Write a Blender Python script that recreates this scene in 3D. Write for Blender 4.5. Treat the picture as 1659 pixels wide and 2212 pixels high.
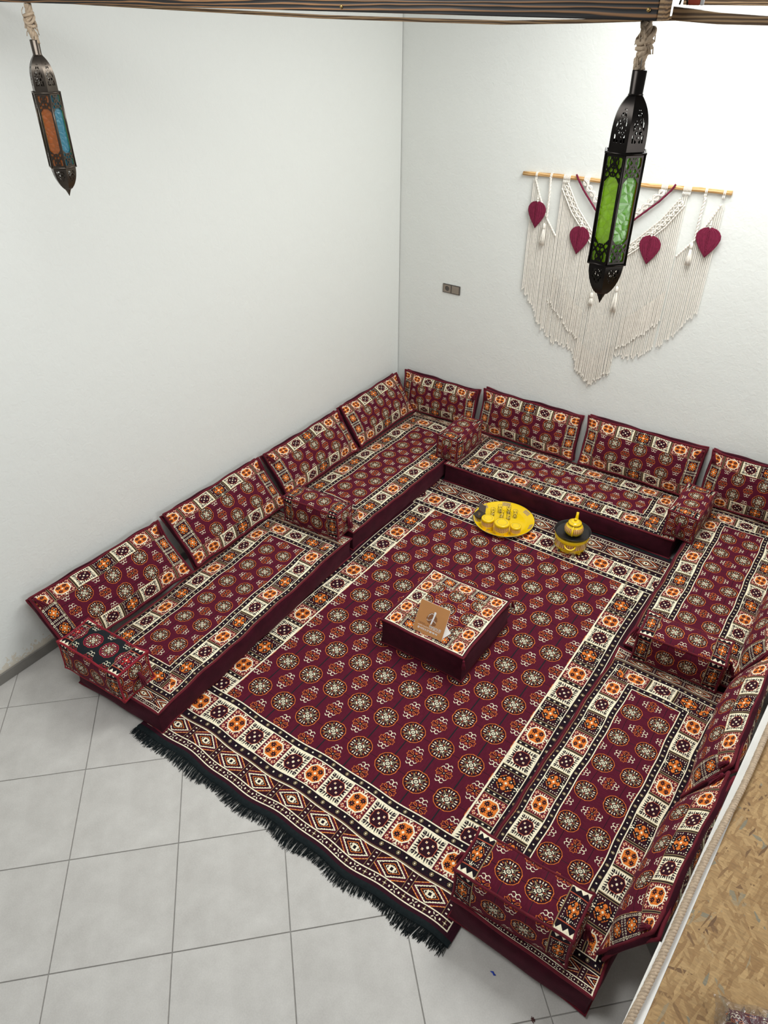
import bpy, bmesh, math, random
import numpy as np
from mathutils import Vector, Matrix

for _o in list(bpy.data.objects):
    bpy.data.objects.remove(_o, do_unlink=True)
SC = bpy.context.scene
COL = SC.collection
PI = math.pi

# ---------------------------------------------------------------- camera
CAM_R = ((0.8173859999765354, -0.3343721380649851, 0.46912194611658287),
         (0.5760828129038498, 0.47024373841184675, -0.6685801516357174),
         (0.002952917057343934, 0.8167411461229936, 0.5769966902076226))
CAM_C = (4.24382873, -1.26141685, 4.00196255)
cam = bpy.data.cameras.new('camera')
cam.sensor_fit = 'VERTICAL'
cam.sensor_height = 36.0
cam.lens = 1595.475 / 2212.0 * 36.0
cam.clip_start = 0.05
cam_o = bpy.data.objects.new('camera', cam)
COL.objects.link(cam_o)
_m = Matrix([list(CAM_R[i]) + [CAM_C[i]] for i in range(3)] + [[0, 0, 0, 1]])
cam_o.matrix_world = _m
SC.camera = cam_o

# ---------------------------------------------------------------- world and lights
wd = bpy.data.worlds.new('World')
SC.world = wd
wd.use_nodes = True
wd.node_tree.nodes['Background'].inputs[0].default_value = (0.95, 0.98, 1.0, 1)
wd.node_tree.nodes['Background'].inputs[1].default_value = 0.20


def area(name, loc, target, sx, sy, power, col=(1, 1, 1)):
    l = bpy.data.lights.new(name, 'AREA')
    l.shape = 'RECTANGLE'
    l.size = sx
    l.size_y = sy
    l.energy = power
    l.color = col
    o = bpy.data.objects.new(name, l)
    COL.objects.link(o)
    o.location = loc
    o.rotation_euler = (Vector(target) - Vector(loc)).to_track_quat('-Z', 'Y').to_euler()
    return o


area('ceiling_light_panel', (3.1, 3.3, 4.6), (3.0, 3.3, 0), 2.4, 1.5, 126, (0.98, 1.0, 0.985))
area('ceiling_light_front', (2.2, -0.5, 4.6), (1.8, -0.2, 0), 1.8, 1.2, 58, (0.97, 0.99, 1.0))
area('side_fill_light', (7.0, 1.2, 3.0), (0.0, 1.6, 1.0), 2.6, 1.6, 62, (0.98, 0.99, 1.0))  # unseen source added on the right to brighten the low left wall

SC.view_settings.view_transform = 'Standard'
SC.view_settings.look = 'None'
SC.view_settings.gamma = 1.0
SC.view_settings.use_curve_mapping = False
SC.view_settings.exposure = 0.14


# ---------------------------------------------------------------- helpers
def lin(c):
    out = []
    for v in c[:3]:
        v = v / 255.0
        out.append(v / 12.92 if v <= 0.04045 else ((v + 0.055) / 1.055) ** 2.4)
    return (out[0], out[1], out[2], 1.0)


def mesh(name, verts, faces, mat=None, parent=None, uv=None, smooth=False, midx=None, mats=None, loc=None):
    me = bpy.data.meshes.new(name)
    me.from_pydata([tuple(map(float, v)) for v in verts], [], faces)
    if uv is not None:
        ul = me.uv_layers.new(name='UVMap')
        flat = np.empty(len(me.loops) * 2, dtype=np.float32)
        vi = np.empty(len(me.loops), dtype=np.int32)
        me.loops.foreach_get('vertex_index', vi)
        u = np.asarray(uv, dtype=np.float32)
        flat[0::2] = u[vi, 0]
        flat[1::2] = u[vi, 1]
        ul.data.foreach_set('uv', flat)
    if mats:
        for m in mats:
            me.materials.append(m)
        if midx is not None:
            me.polygons.foreach_set('material_index', np.asarray(midx, dtype=np.int32))
    elif mat:
        me.materials.append(mat)
    if smooth:
        me.polygons.foreach_set('use_smooth', np.ones(len(me.polygons), dtype=bool))
    me.update()
    o = bpy.data.objects.new(name, me)
    COL.objects.link(o)
    if parent is not None:
        o.parent = parent
    if loc is not None:
        o.location = loc
    return o


def tag(o, label=None, cat=None, group=None, kind=None):
    if label:
        o['label'] = label
    if cat:
        o['category'] = cat
    if group:
        o['group'] = group
    if kind:
        o['kind'] = kind
    return o


def empty(name, loc=(0, 0, 0), rz=0.0, label=None, cat=None, group=None):
    o = bpy.data.objects.new(name, None)
    COL.objects.link(o)
    o.empty_display_size = 0.1
    o.location = loc
    o.rotation_euler = (0, 0, rz)
    return tag(o, label, cat, group)


def dup(src, parent=None, loc=None, rot=None):
    o = src.copy()
    COL.objects.link(o)
    o.parent = parent
    if loc is not None:
        o.location = loc
    if rot is not None:
        o.rotation_euler = rot
    return o


class MB:
    """collects verts / faces for one mesh"""
    def __init__(self):
        self.v = []
        self.f = []

    def add(self, vs, fs):
        b = len(self.v)
        self.v.extend(vs)
        self.f.extend([tuple(i + b for i in f) for f in fs])
        return self

    def box(self, c, s, rz=0.0):
        cx, cy, cz = c
        hx, hy, hz = s[0] / 2, s[1] / 2, s[2] / 2
        co, si = math.cos(rz), math.sin(rz)
        vs = []
        for z in (-hz, hz):
            for x, y in ((-hx, -hy), (hx, -hy), (hx, hy), (-hx, hy)):
                vs.append((cx + x * co - y * si, cy + x * si + y * co, cz + z))
        return self.add(vs, [(3, 2, 1, 0), (4, 5, 6, 7), (0, 1, 5, 4), (1, 2, 6, 5), (2, 3, 7, 6), (3, 0, 4, 7)])

    def tube(self, pts, r, seg=6, closed=False, cap=True, twist=0.0):
        P = [Vector(p) for p in pts]
        n = len(P)
        rs = r if isinstance(r, (list, tuple)) else [r] * n
        vs, fs = [], []
        ref = None
        for i in range(n):
            if closed:
                t = P[(i + 1) % n] - P[i - 1]
            else:
                t = P[min(i + 1, n - 1)] - P[max(i - 1, 0)]
            if t.length < 1e-9:
                t = Vector((0, 0, 1))
            t.normalize()
            if ref is None:
                a = Vector((0, 0, 1)) if abs(t.z) < 0.9 else Vector((1, 0, 0))
                ref = (a - t * a.dot(t)).normalized()
            else:
                ref = ref - t * ref.dot(t)
                if ref.length < 1e-6:
                    ref = t.orthogonal()
                ref.normalize()
            b = t.cross(ref)
            for k in range(seg):
                an = 2 * PI * k / seg + twist * i
                vs.append(tuple(P[i] + (ref * math.cos(an) + b * math.sin(an)) * rs[i]))
        m = n if closed else n - 1
        for i in range(m):
            j = (i + 1) % n
            for k in range(seg):
                k2 = (k + 1) % seg
                fs.append((i * seg + k, i * seg + k2, j * seg + k2, j * seg + k))
        if cap and not closed:
            fs.append(tuple(range(seg - 1, -1, -1)))
            fs.append(tuple((n - 1) * seg + k for k in range(seg)))
        return self.add(vs, fs)

    def lathe(self, prof, seg=24, c=(0, 0, 0)):
        vs, fs = [], []
        for r, z in prof:
            for k in range(seg):
                a = 2 * PI * k / seg
                vs.append((c[0] + r * math.cos(a), c[1] + r * math.sin(a), c[2] + z))
        for i in range(len(prof) - 1):
            for k in range(seg):
                k2 = (k + 1) % seg
                fs.append((i * seg + k, i * seg + k2, (i + 1) * seg + k2, (i + 1) * seg + k))
        if prof[0][0] > 1e-5:
            fs.append(tuple(range(seg - 1, -1, -1)))
        if prof[-1][0] > 1e-5:
            fs.append(tuple((len(prof) - 1) * seg + k for k in range(seg)))
        return self.add(vs, fs)

    def prism(self, poly, z0, z1):
        n = len(poly)
        vs = [(x, y, z0) for x, y in poly] + [(x, y, z1) for x, y in poly]
        fs = [tuple(range(n - 1, -1, -1)), tuple(range(n, 2 * n))]
        for i in range(n):
            j = (i + 1) % n
            fs.append((i, j, n + j, n + i))
        return self.add(vs, fs)

    def build(self, name, mat, parent=None, smooth=False, loc=None):
        return mesh(name, self.v, self.f, mat, parent, smooth=smooth, loc=loc)


def bevel(o, w=0.004, seg=2):
    m = o.modifiers.new('bevel', 'BEVEL')
    m.width = w
    m.segments = seg
    m.limit_method = 'ANGLE'
    return o


# ---------------------------------------------------------------- node language
class S:
    g = None

    def __init__(self, sock):
        self.s = sock

    def __add__(a, b): return mth('ADD', a, b)
    def __radd__(a, b): return mth('ADD', b, a)
    def __sub__(a, b): return mth('SUBTRACT', a, b)
    def __rsub__(a, b): return mth('SUBTRACT', b, a)
    def __mul__(a, b): return mth('MULTIPLY', a, b)
    def __rmul__(a, b): return mth('MULTIPLY', b, a)
    def __truediv__(a, b): return mth('DIVIDE', a, b)


def node(t):
    return S.g.nodes.new(t)


def put(inp, v):
    if isinstance(v, S):
        S.g.links.new(v.s, inp)
    else:
        inp.default_value = v


def mth(op, *a):
    n = node('ShaderNodeMath')
    n.operation = op
    for i, v in enumerate(a):
        put(n.inputs[i], v)
    return S(n.outputs[0])


def absn(a): return mth('ABSOLUTE', a)
def flo(a): return mth('FLOOR', a)
def frac(a): return mth('FRACT', a)
def lt(a, b): return mth('LESS_THAN', a, b)
def gt(a, b): return mth('GREATER_THAN', a, b)
def mn(a, b): return mth('MINIMUM', a, b)
def mx(a, b): return mth('MAXIMUM', a, b)
def mad(a, b, c): return mth('MULTIPLY_ADD', a, b, c)
def sel(m, a, b): return mad(m, b - a, a)            # m ? b : a
def between(e, lo, hi): return mth('COMPARE', e, (lo + hi) / 2, (hi - lo) / 2)
def over(a, b): return sel(gt(b, 0.5), a, b)


def ramp_rows(fac, rows, div):
    n = node('ShaderNodeValToRGB')
    cr = n.color_ramp
    cr.interpolation = 'CONSTANT'
    el = cr.elements
    while len(el) > 1:
        el.remove(el[-1])
    el[0].position = 0.0
    for j in range(1, len(rows)):
        el.new(div * j / 255.0 - 0.0008)
    for j, c in enumerate(rows):
        el[j].color = (c[0], c[1], c[2], 1.0)
    put(n.inputs[0], fac)
    return n.outputs[0]


def chart(u, v, A):
    """look up a woven chart A[row][col] (values 0..7), u,v in 0..1"""
    rows, cols = A.shape
    ix = flo(mx(mn(u * float(cols), cols - 0.01), 0.0))
    f = mad(flo(mx(mn(v * float(rows), rows - 0.01), 0.0)), 8.0 / 255.0, 4.5 / 255.0)
    ch = flo(mad(ix, 1.0 / 7.0, 0.01))
    k = ix - ch * 7.0
    p = flo(mth('POWER', 8.0, k + 1.0) + 0.5)
    res = None
    for b in range((cols + 20) // 21):
        rr = []
        for j in range(rows):
            cc = []
            for c in range(3):
                val = 0.0
                for i in range(7):
                    x = b * 21 + c * 7 + i
                    if x < cols:
                        val += int(A[j, x]) * 8.0 ** -(i + 1)
                cc.append(val)
            rr.append(cc)
        sp = node('ShaderNodeSeparateColor')
        S.g.links.new(ramp_rows(f, rr, 8.0), sp.inputs[0])
        R_, G_, B_ = (S(sp.outputs[i]) for i in range(3))
        v1 = sel(gt(ch, b * 3 + 0.5), R_, G_)
        v2 = sel(gt(ch, b * 3 + 1.5), v1, B_)
        d = mth('FLOORED_MODULO', flo(v2 * p), 8.0)
        res = d if res is None else sel(gt(ix, b * 21 - 0.5), res, d)
    return res


# ---------------------------------------------------------------- woven charts
class Cv:
    def __init__(self, rows, cols, x0=0.0, x1=1.0, y0=0.0, y1=1.0, bg=0):
        xs = x0 + (np.arange(cols) + 0.5) / cols * (x1 - x0)
        ys = y0 + (np.arange(rows) + 0.5) / rows * (y1 - y0)
        self.X, self.Y = np.meshgrid(xs, ys)
        self.A = np.full((rows, cols), bg, dtype=int)

    def poly(self, pts, c):
        X, Y = self.X, self.Y
        ins = np.zeros(X.shape, bool)
        n = len(pts)
        for i in range(n):
            x1, y1 = pts[i]
            x2, y2 = pts[(i + 1) % n]
            if y1 == y2:
                continue
            cond = ((y1 > Y) != (y2 > Y)) & (X < (x2 - x1) * (Y - y1) / (y2 - y1) + x1)
            ins ^= cond
        self.A[ins] = c
        return self

    def line(self, pts, w, c):
        X, Y = self.X, self.Y
        for (x1, y1), (x2, y2) in zip(pts[:-1], pts[1:]):
            dx, dy = x2 - x1, y2 - y1
            L = dx * dx + dy * dy + 1e-12
            t = np.clip(((X - x1) * dx + (Y - y1) * dy) / L, 0, 1)
            d = np.hypot(X - x1 - t * dx, Y - y1 - t * dy)
            self.A[d < w / 2] = c
        return self

    def disc(self, x, y, r, c):
        self.A[np.hypot(self.X - x, self.Y - y) < r] = c
        return self

    def rect(self, x0, x1, y0, y1, c):
        self.A[(self.X >= x0) & (self.X <= x1) & (self.Y >= y0) & (self.Y <= y1)] = c
        return self


# index: 0 maroon, 1 near-black plum, 2 cream, 3 orange, 4 khaki, 5 teal black, 6 rust, 7 dark plum
def pol(r, a):
    return (r * math.cos(math.radians(a)), r * math.sin(math.radians(a)))


g_ = Cv(32, 32)
_out = [(0.0, 0.86), (0.07, 0.92), (0.34, 0.90), (0.64, 0.72), (0.72, 0.64), (0.90, 0.34), (0.92, 0.07), (0.86, 0.0)]
g_.poly([(-.1, -.1), (-.1, 0.86)] + _out + [(0.86, -.1)], 7)
for a in (0, 17, 73, 90):
    g_.line([pol(0.63, a), pol(0.75, a)], 0.085, 2)
for a in (33, 57):
    g_.line([pol(0.70, a), pol(0.80, a)], 0.06, 3)
g_.line([pol(.54, 45), pol(.68, 45)], 0.11, 4)
star = [pol(0.55 if i % 2 == 0 else 0.43, 22.5 * i) for i in range(-1, 6)]
g_.poly([(-.1, -.1)] + star, 1)
g_.line(star, 0.042, 4)
for a in (0, 90):
    g_.line([pol(.28, a), pol(.44, a)], 0.05, 6)
for a in (22.5, 45, 67.5):
    g_.poly([pol(.25, a - 15), pol(.47 if a == 45 else .39, a), pol(.25, a + 15)], 2)
g_.disc(0, 0, .24, 1)
g_.disc(0, 0, .155, 2)
g_.disc(0, 0, .085, 1)
g_.disc(0, 0, .04, 2)
g_.line(_out, 0.046, 3)
GUL = g_.A

s_ = Cv(28, 42, -60, 60, 0, 80)      # millimetres
for s in (-1, 1):
    for yy in (1, -1):
        s_.line([(s * 12, yy * 3), (s * 19, yy * 17), (s * 39, yy * 29), (s * 42, yy * 17), (s * 31, yy * 9), (s * 20, yy * 6)], 3.0, 3)
        s_.line([(s * 42, yy * 17), (s * 55, yy * 12), (s * 53, yy * 1)], 2.8, 3)
        s_.line([(s * 26, yy * 14), (s * 33, yy * 19)], 3.6, 1)
    s_.line([(s * 8, 0), (s * 46, 0)], 6.5, 1)
    s_.disc(s * 43, 0, 2.0, 6)
for s in (-1, 1):
    s_.line([(0, 0), (s * 14, 14)], 6, 1)
s_.disc(0, 0, 9, 1)
s_.disc(0, 0, 4.4, 2)
s_.rect(-5.5, 5.5, 16, 27, 3)
s_.line([(-11, 20), (-11, 26), (0, 34), (11, 26), (11, 20)], 2.6, 6)
s_.line([(-37, 37), (-27, 50), (-12, 39), (1, 48), (13, 39), (27, 50), (37, 38)], 4.2, 2)
s_.line([(-27, 66), (-14, 76), (0, 63), (14, 76), (27, 66)], 4.2, 2)
s_.line([(0, 48), (0, 63)], 3.4, 2)
SEC = s_.A


def octo(c, r, fill, line=None, lw=.09):
    k = r * 0.52
    p = [(r, -.1), (r, k), (k, r), (-.1, r)]
    c.poly([(-.1, -.1)] + p, fill)
    if line is not None:
        c.line(p, lw, line)


def stars4(c, col, dot):
    for (x, y) in ((.29, .29),):
        for a in range(0, 180, 45):
            d = pol(.19, a + 22)
            c.line([(x - d[0], y - d[1]), (x + d[0], y + d[1])], .09, col)
        c.disc(x, y, .15, col)
        c.disc(x, y, .065, dot)


def tri(c, t, w, r0, r1, col, skew=0.0):
    for sw in (0, 1):
        q = [(t - w, r0), (t + w, r0), (t + skew, r1)]
        c.poly([z[::-1] for z in q] if sw else q, col)


ca = Cv(21, 21)
for t in (.20, .42, .64, .84):
    tri(ca, t, .105, .72, .97, 6, .02)
    tri(ca, t, .05, .72, .88, 2, .01)
ca.rect(0, .06, .66, .9, 2)
ca.line([(.0, .86), (.12, .97)], .07, 2)
ca.rect(.66, .9, 0, .05, 2)
ca.rect(.74, 1, .74, 1, 0)
tri(ca, .80, .07, .76, .93, 6)
octo(ca, .66, 3, 2, .085)
stars4(ca, 1, 6)
ca.disc(0, 0, .10, 2)
CELL_A = ca.A
cb = Cv(21, 21, bg=2)
for t in (.06, .26, .46, .66):
    tri(cb, t, .095, .60, .95, 1, .05)
    tri(cb, t, .04, .62, .80, 7, .03)
cb.poly([(.72, .56), (.84, .64), (.90, .86), (.70, .70)], 1)
cb.poly([(.56, .72), (.64, .84), (.86, .90), (.70, .70)], 1)
octo(cb, .60, 7, 6, .055)
cb.rect(.21, .35, .21, .35, 2)
cb.disc(.28, .28, .035, 3)
cb.disc(0, 0, .10, 2)
CELL_B = cb.A
cc = Cv(21, 21, bg=1)
cc.poly([(0, 0), (1.1, 0), (1.1, 1.1), (.6, 1.1), (.6, .8)], 7)
for t in (.22, .44, .66):
    tri(cc, t, .055, .76, .90, 2)
tri(cc, .84, .05, .80, .92, 2)
cc.line([(0, .70), (0, .84), (.10, .95)], .08, 2)
octo(cc, .62, 3)
cc.line([(.12, .62), (.30, .45)], .10, 1)
cc.line([(.62, .12), (.45, .30)], .10, 1)
stars4(cc, 1, 2)
cc.disc(0, 0, .10, 2)
CELL_C = cc.A
cd = Cv(21, 21, bg=7)
for i in range(5):
    t = .06 + i * .2
    for sw in (0, 1):
        q = [(t, .72), (t + .10, .76), (t + .06, .86), (t - .02, .90)]
        cd.line([z[::-1] for z in q] if sw else q, .045, 2)
octo(cd, .56, 3)
cd.line([(.0, .58), (.18, .4)], .12, 1)
cd.line([(.58, .0), (.4, .18)], .12, 1)
cd.disc(.28, .28, .15, 1)
cd.disc(.28, .28, .07, 2)
cd.disc(0, 0, .10, 2)
CELL_D = cd.A
gd = Cv(10, 21, 0, 55, 0, 22, bg=1)          # guard stripe, half period x half width (mm)
for a in (0, 52, 90):
    p = pol(10, a)
    gd.disc(p[0], p[1], 3.4, 4)
gd.disc(0, 0, 4.6, 2)
gd.disc(55, 0, 6.0, 2)
for p in ((28, 1), (20, 15), (37, 15)):
    gd.disc(p[0], p[1], 3.2, 7)
GUARD = gd.A
dm = Cv(24, 42, bg=7)
D_ = dm.X / 0.80 + dm.Y          # diamond metric
dm.A[(D_ < 1.42) & (D_ > 1.36)] = 1
dm.A[(D_ < 1.36) & (D_ > 1.25)] = 3
dm.A[(D_ < 1.30) & (D_ > 1.27) & ((np.floor(dm.X * 16) % 2) == 0)] = 2
dm.A[(D_ < 1.25) & (D_ > 1.20)] = 1
dm.A[(D_ < 1.20) & (D_ > 1.04)] = 0
dm.A[(D_ < 1.04) & (D_ > .98)] = 1
dm.A[(D_ < .98) & (D_ > .80)] = 2
_z = .80 + .07 * (np.abs(((dm.X * 9) % 1.0) - .5) * 2)
dm.A[(D_ < _z) & (D_ > .58)] = 7
dm.A[(D_ < .60) & (D_ > .53)] = 3
dm.A[(D_ < .53) & (D_ > .40)] = 1
dm.A[(D_ < .42) & (D_ > .33) & (((dm.X * 14) % 1.0) > .3)] = 2
dm.A[(D_ < .33)] = 7
dm.A[(dm.X < .17) & (dm.Y < .30)] = 2
dm.A[(dm.X < .08) & (dm.Y < .15)] = 1
dm.A[dm.X > .86] = 7
dm.A[(dm.X > .84) & (dm.X < .865)] = 4
dm.A[(dm.X > .95) & (np.abs(((dm.Y * 2.2) % 1.0) - .5) < .17)] = 2
DIA = dm.A
st = Cv(10, 21, 0, 62, 0, 20, bg=7)
st.poly([(2, 3), (12, 6), (15, 16), (6, 11)], 2)
st.disc(0, 0, 3, 1)
st.rect(26, 36, 0, 5, 2)
st.line([(62, 0), (62, 15)], 4, 4)
st.line([(62, 0), (48, 0)], 4, 4)
st.disc(62, 0, 5, 2)
STARB = st.A


# ---------------------------------------------------------------- woven patterns (return colour index)
def p_field(x, y, px, py, gh, ox, oy, stripe=0.0042, ground=None):
    fx = x / px - ox
    fy = y / py - oy
    dx = absn(frac(fx + 0.5) - 0.5) * px
    dy = absn(frac(fy + 0.5) - 0.5) * py
    base = mx(lt(dx, stripe) * 5.0, lt(dy, 0.0016) * 1.0)
    if ground is not None:
        base = mx(base, float(ground))
    sx = (frac(fx) - 0.5) * px
    sy = (frac(fy) - 0.5) * py
    sg = mth('SIGN', sy)
    u = mad(sx * sg, 0.5 / (0.682 * gh), 0.5)
    v = absn(sy) / (0.909 * gh)
    m = between(u, 0.0, 1.0) * lt(v, 1.0)
    r = over(base, chart(u, v, SEC) * m)
    gu = dx / gh
    gv = dy / gh
    m2 = lt(mx(gu, gv), 1.0)
    return over(r, chart(gu, gv, GUL) * m2)


def p_cells(a, b, pitch, gap, mode, dots=False):
    k = flo(a / pitch + 0.5)
    da = absn(a / pitch - k) * 2.0
    u = da / (1.0 - gap)
    v = absn(b)
    if mode == 'D':
        r = chart(u, v, CELL_D)
    else:
        r = chart(u, v, CELL_A)
        if mode == 'AB':
            isb = gt(mth('FLOORED_MODULO', k, 2.0), 0.5)
            isc = None
        elif mode == 'P':               # pouf sides: cream cell in the middle
            isb = lt(absn(k), 0.5)
            isc = None
        elif mode == 'DA':
            isb = None
            isc = None
            r = sel(gt(mth('FLOORED_MODULO', k, 2.0), 0.5), r, chart(u, v, CELL_D))
        elif mode == 'ABC':
            m = mth('FLOORED_MODULO', k, 3.0)
            isb = lt(m, 0.5)
            isc = gt(m, 1.5)
        else:                       # mirrored sequence C B A A
            ak = absn(k)
            isc = lt(ak, 0.5)
            isb = between(ak, 0.6, 1.4)
        if isb is not None:
            r = sel(isb, r, chart(u, v, CELL_B))
        if isc is not None:
            r = sel(isc, r, chart(u, v, CELL_C))
    sep = between(u, 1.0, 1.06) * 4.0
    base = 1.0
    if dots:
        dd = lt(absn(frac(b * 2.0) - 0.5), 0.17) * gt(da, 0.955)
        sep = mx(sep, dd * 2.0)
    r = sel(gt(u, 1.0), r, mx(sep, base))
    return r


def p_period(a, b, per, A):
    t = absn(frac(a / per) - 0.5) * 2.0
    return chart(t, absn(b), A)


def bands(e, idx, lst):
    for lo, hi, c in lst:
        idx = sel(between(e, lo, hi), idx, c)
    return idx


def cen(e, lo, hi):
    return (e - (lo + hi) / 2) * (2.0 / (hi - lo))


PALETTE = [(86, 16, 38), (24, 12, 23), (246, 236, 206), (228, 124, 48), (150, 130, 92), (22, 30, 34), (176, 80, 54), (48, 11, 26)]


def woven(name, fn, palette=None, velvet=0.10, streak=(90, 12, 1)):
    m = bpy.data.materials.new(name)
    m.use_nodes = True
    S.g = m.node_tree
    bs = S.g.nodes['Principled BSDF']
    uvn = node('ShaderNodeUVMap')
    uvn.uv_map = 'UVMap'
    sp = node('ShaderNodeSeparateXYZ')
    S.g.links.new(uvn.outputs[0], sp.inputs[0])
    x, y = S(sp.outputs[0]), S(sp.outputs[1])
    idx = fn(x, y)
    pal = palette or PALETTE
    col = ramp_rows(mad(idx, 16.0 / 255.0, 8.5 / 255.0), [lin(c) for c in pal], 16.0)
    # pile streaks and soft worn variation
    mp = node('ShaderNodeMapping')
    mp.inputs['Scale'].default_value = streak
    S.g.links.new(uvn.outputs[0], mp.inputs[0])
    nz = node('ShaderNodeTexNoise')
    nz.inputs['Scale'].default_value = 1.6
    nz.inputs['Detail'].default_value = 5
    nz.inputs['Roughness'].default_value = 0.65
    S.g.links.new(mp.outputs[0], nz.inputs['Vector'])
    k = mad(S(nz.outputs['Fac']), 1.1, 0.45)
    mxn = node('ShaderNodeMix')
    mxn.data_type = 'RGBA'
    mxn.blend_type = 'MULTIPLY'
    mxn.inputs[0].default_value = 1.0
    S.g.links.new(col, mxn.inputs[6])
    cmb = node('ShaderNodeCombineColor')
    for i in range(3):
        S.g.links.new(k.s, cmb.inputs[i])
    S.g.links.new(cmb.outputs[0], mxn.inputs[7])
    S.g.links.new(mxn.outputs[2], bs.inputs['Base Color'])
    bs.inputs['Roughness'].default_value = 0.88
    bs.inputs['Specular IOR Level'].default_value = 0.2
    bs.inputs['Sheen Weight'].default_value = velvet
    bs.inputs['Sheen Roughness'].default_value = 0.45
    bs.inputs['Sheen Tint'].default_value = lin((190, 110, 130))
    bp = node('ShaderNodeBump')
    bp.inputs['Strength'].default_value = 0.35
    bp.inputs['Distance'].default_value = 0.003
    hgt = mad(lt(idx, 0.5), -0.25, S(nz.outputs['Fac']))
    S.g.links.new(hgt.s, bp.inputs['Height'])
    S.g.links.new(bp.outputs[0], bs.inputs['Normal'])
    return m


RUG_W2, RUG_L2 = 1.20, 1.871


def pat_rug(x, y):
    dxe = RUG_W2 - absn(x)
    dye = RUG_L2 - absn(y)
    idx = p_field(x, y, 0.218, 0.295, 0.085, 0.5, 0.0)
    idx = bands(dxe, idx, [(0.282, 0.294, 2.0),
                           (0.117, 0.282, p_cells(y, cen(dxe, 0.117, 0.282), 0.2187, 0.17, 'ABC', True)),
                           (0.111, 0.117, 2.0),
                           (0.066, 0.111, p_period(y, cen(dxe, 0.066, 0.111), 0.115, GUARD)),
                           (0.061, 0.066, 2.0), (0.0, 0.061, 7.0)])
    end = bands(dye, 7.0 + idx * 0.0, [
        (0.503, 0.511, 2.0),
        (0.462, 0.503, p_period(x, cen(dye, 0.462, 0.503), 0.11, GUARD)),
        (0.455, 0.462, 2.0),
        (0.270, 0.455, p_cells(x, cen(dye, 0.270, 0.455), 0.167, 0.0, 'AB')),
        (0.263, 0.270, 2.0),
        (0.220, 0.263, p_period(x, cen(dye, 0.220, 0.263), 0.11, GUARD)),
        (0.209, 0.212, 4.0), (0.199, 0.206, 2.0),
        (0.081, 0.199, p_period(x + 0.123, cen(dye, 0.081, 0.199), 0.246, DIA)),
        (0.074, 0.081, 2.0),
        (0.033, 0.074, p_period(x, cen(dye, 0.033, 0.074), 0.125, STARB)),
        (0.026, 0.033, 2.0)])
    end = sel(lt(dxe, 0.047), end, 2.0)
    end = sel(lt(dxe, 0.041), end, 7.0)
    idx = sel(lt(dye, 0.511), idx, end)
    return sel(lt(dye, 0.026), idx, 7.0)


def make_pat_seat(hl, hw):
    def f(x, y):
        ec = hw - absn(y)
        el = hl - absn(x)
        le = el - 0.108
        e = mn(ec, le)
        sd = lt(ec, le)
        along = sel(sd, y, x)
        idx = p_field(x, y, 0.236, 0.176, 0.068, 0.5, 0.5, 0.0016)
        idx = bands(e, idx, [(0.221, 0.227, 2.0),
                             (0.187, 0.221, p_period(along, cen(e, 0.187, 0.221), 0.085, GUARD)),
                             (0.181, 0.187, 2.0),
                             (0.056, 0.181, p_cells(along, cen(e, 0.056, 0.181), 0.178, 0.10, 'ABC')),
                             (0.050, 0.056, 2.0),
                             (0.016, 0.050, p_period(along, cen(e, 0.016, 0.050), 0.085, GUARD)),
                             (0.009, 0.013, 4.0)])
        idx = sel(lt(e, 0.009), idx, 1.0)
        end = bands(el, 7.0 + e * 0.0, [
            (0.104, 0.108, 2.0),
            (0.040, 0.104, p_period(y + 0.10, cen(el, 0.040, 0.104), 0.20, DIA)),
            (0.035, 0.040, 2.0),
            (0.012, 0.035, p_period(y, cen(el, 0.012, 0.035), 0.075, STARB)),
            (0.007, 0.012, 2.0)])
        end = sel(lt(ec, 0.014), end, 2.0)
        return sel(lt(el, 0.108), idx, end)
    return f


CU_L, CU_H = 1.07, 0.50


def pat_cushion(x, y):
    ex = CU_L / 2 - absn(x)
    ey = CU_H / 2 - absn(y)
    idx = p_field(x, y, 0.235, 0.148, 0.063, 0.0, 0.5, 0.0014)
    idx = sel(lt(ex, 0.121), idx, 4.0)
    idx = sel(lt(ex, 0.118), idx, p_cells(y + 0.066, cen(ex, 0.008, 0.118), 0.132, 0.0, 'D'))
    tb = p_cells(x, cen(ey, 0.008, 0.118), 0.165, 0.10, 'M')
    idx = sel(lt(ey, 0.121), idx, 4.0)
    idx = sel(lt(ey, 0.118), idx, tb)
    return sel(lt(mn(ex, ey), 0.007), idx, 2.0)


PF_X, PF_Y = 0.345, 0.36


def pat_pouf(x, y):
    ex = PF_X - absn(x)
    ey = PF_Y - absn(y)
    idx = p_field(x, y, 0.19, 0.17, 0.072, 0.0, 0.0, 0.003)
    idx = sel(lt(ey, 0.140), idx, 4.0)
    idx = sel(lt(ey, 0.136), idx, p_cells(x, cen(ey, 0.026, 0.136), 0.138, 0.02, 'DA'))
    idx = sel(lt(ex, 0.140), idx, 4.0)
    idx = sel(lt(ex, 0.136), idx, p_cells(y, cen(ex, 0.026, 0.136), 0.142, 0.04, 'P'))
    e = mn(ex, ey)
    idx = sel(lt(e, 0.026), idx, 2.0)
    return sel(lt(e, 0.018), idx, 7.0)


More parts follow.
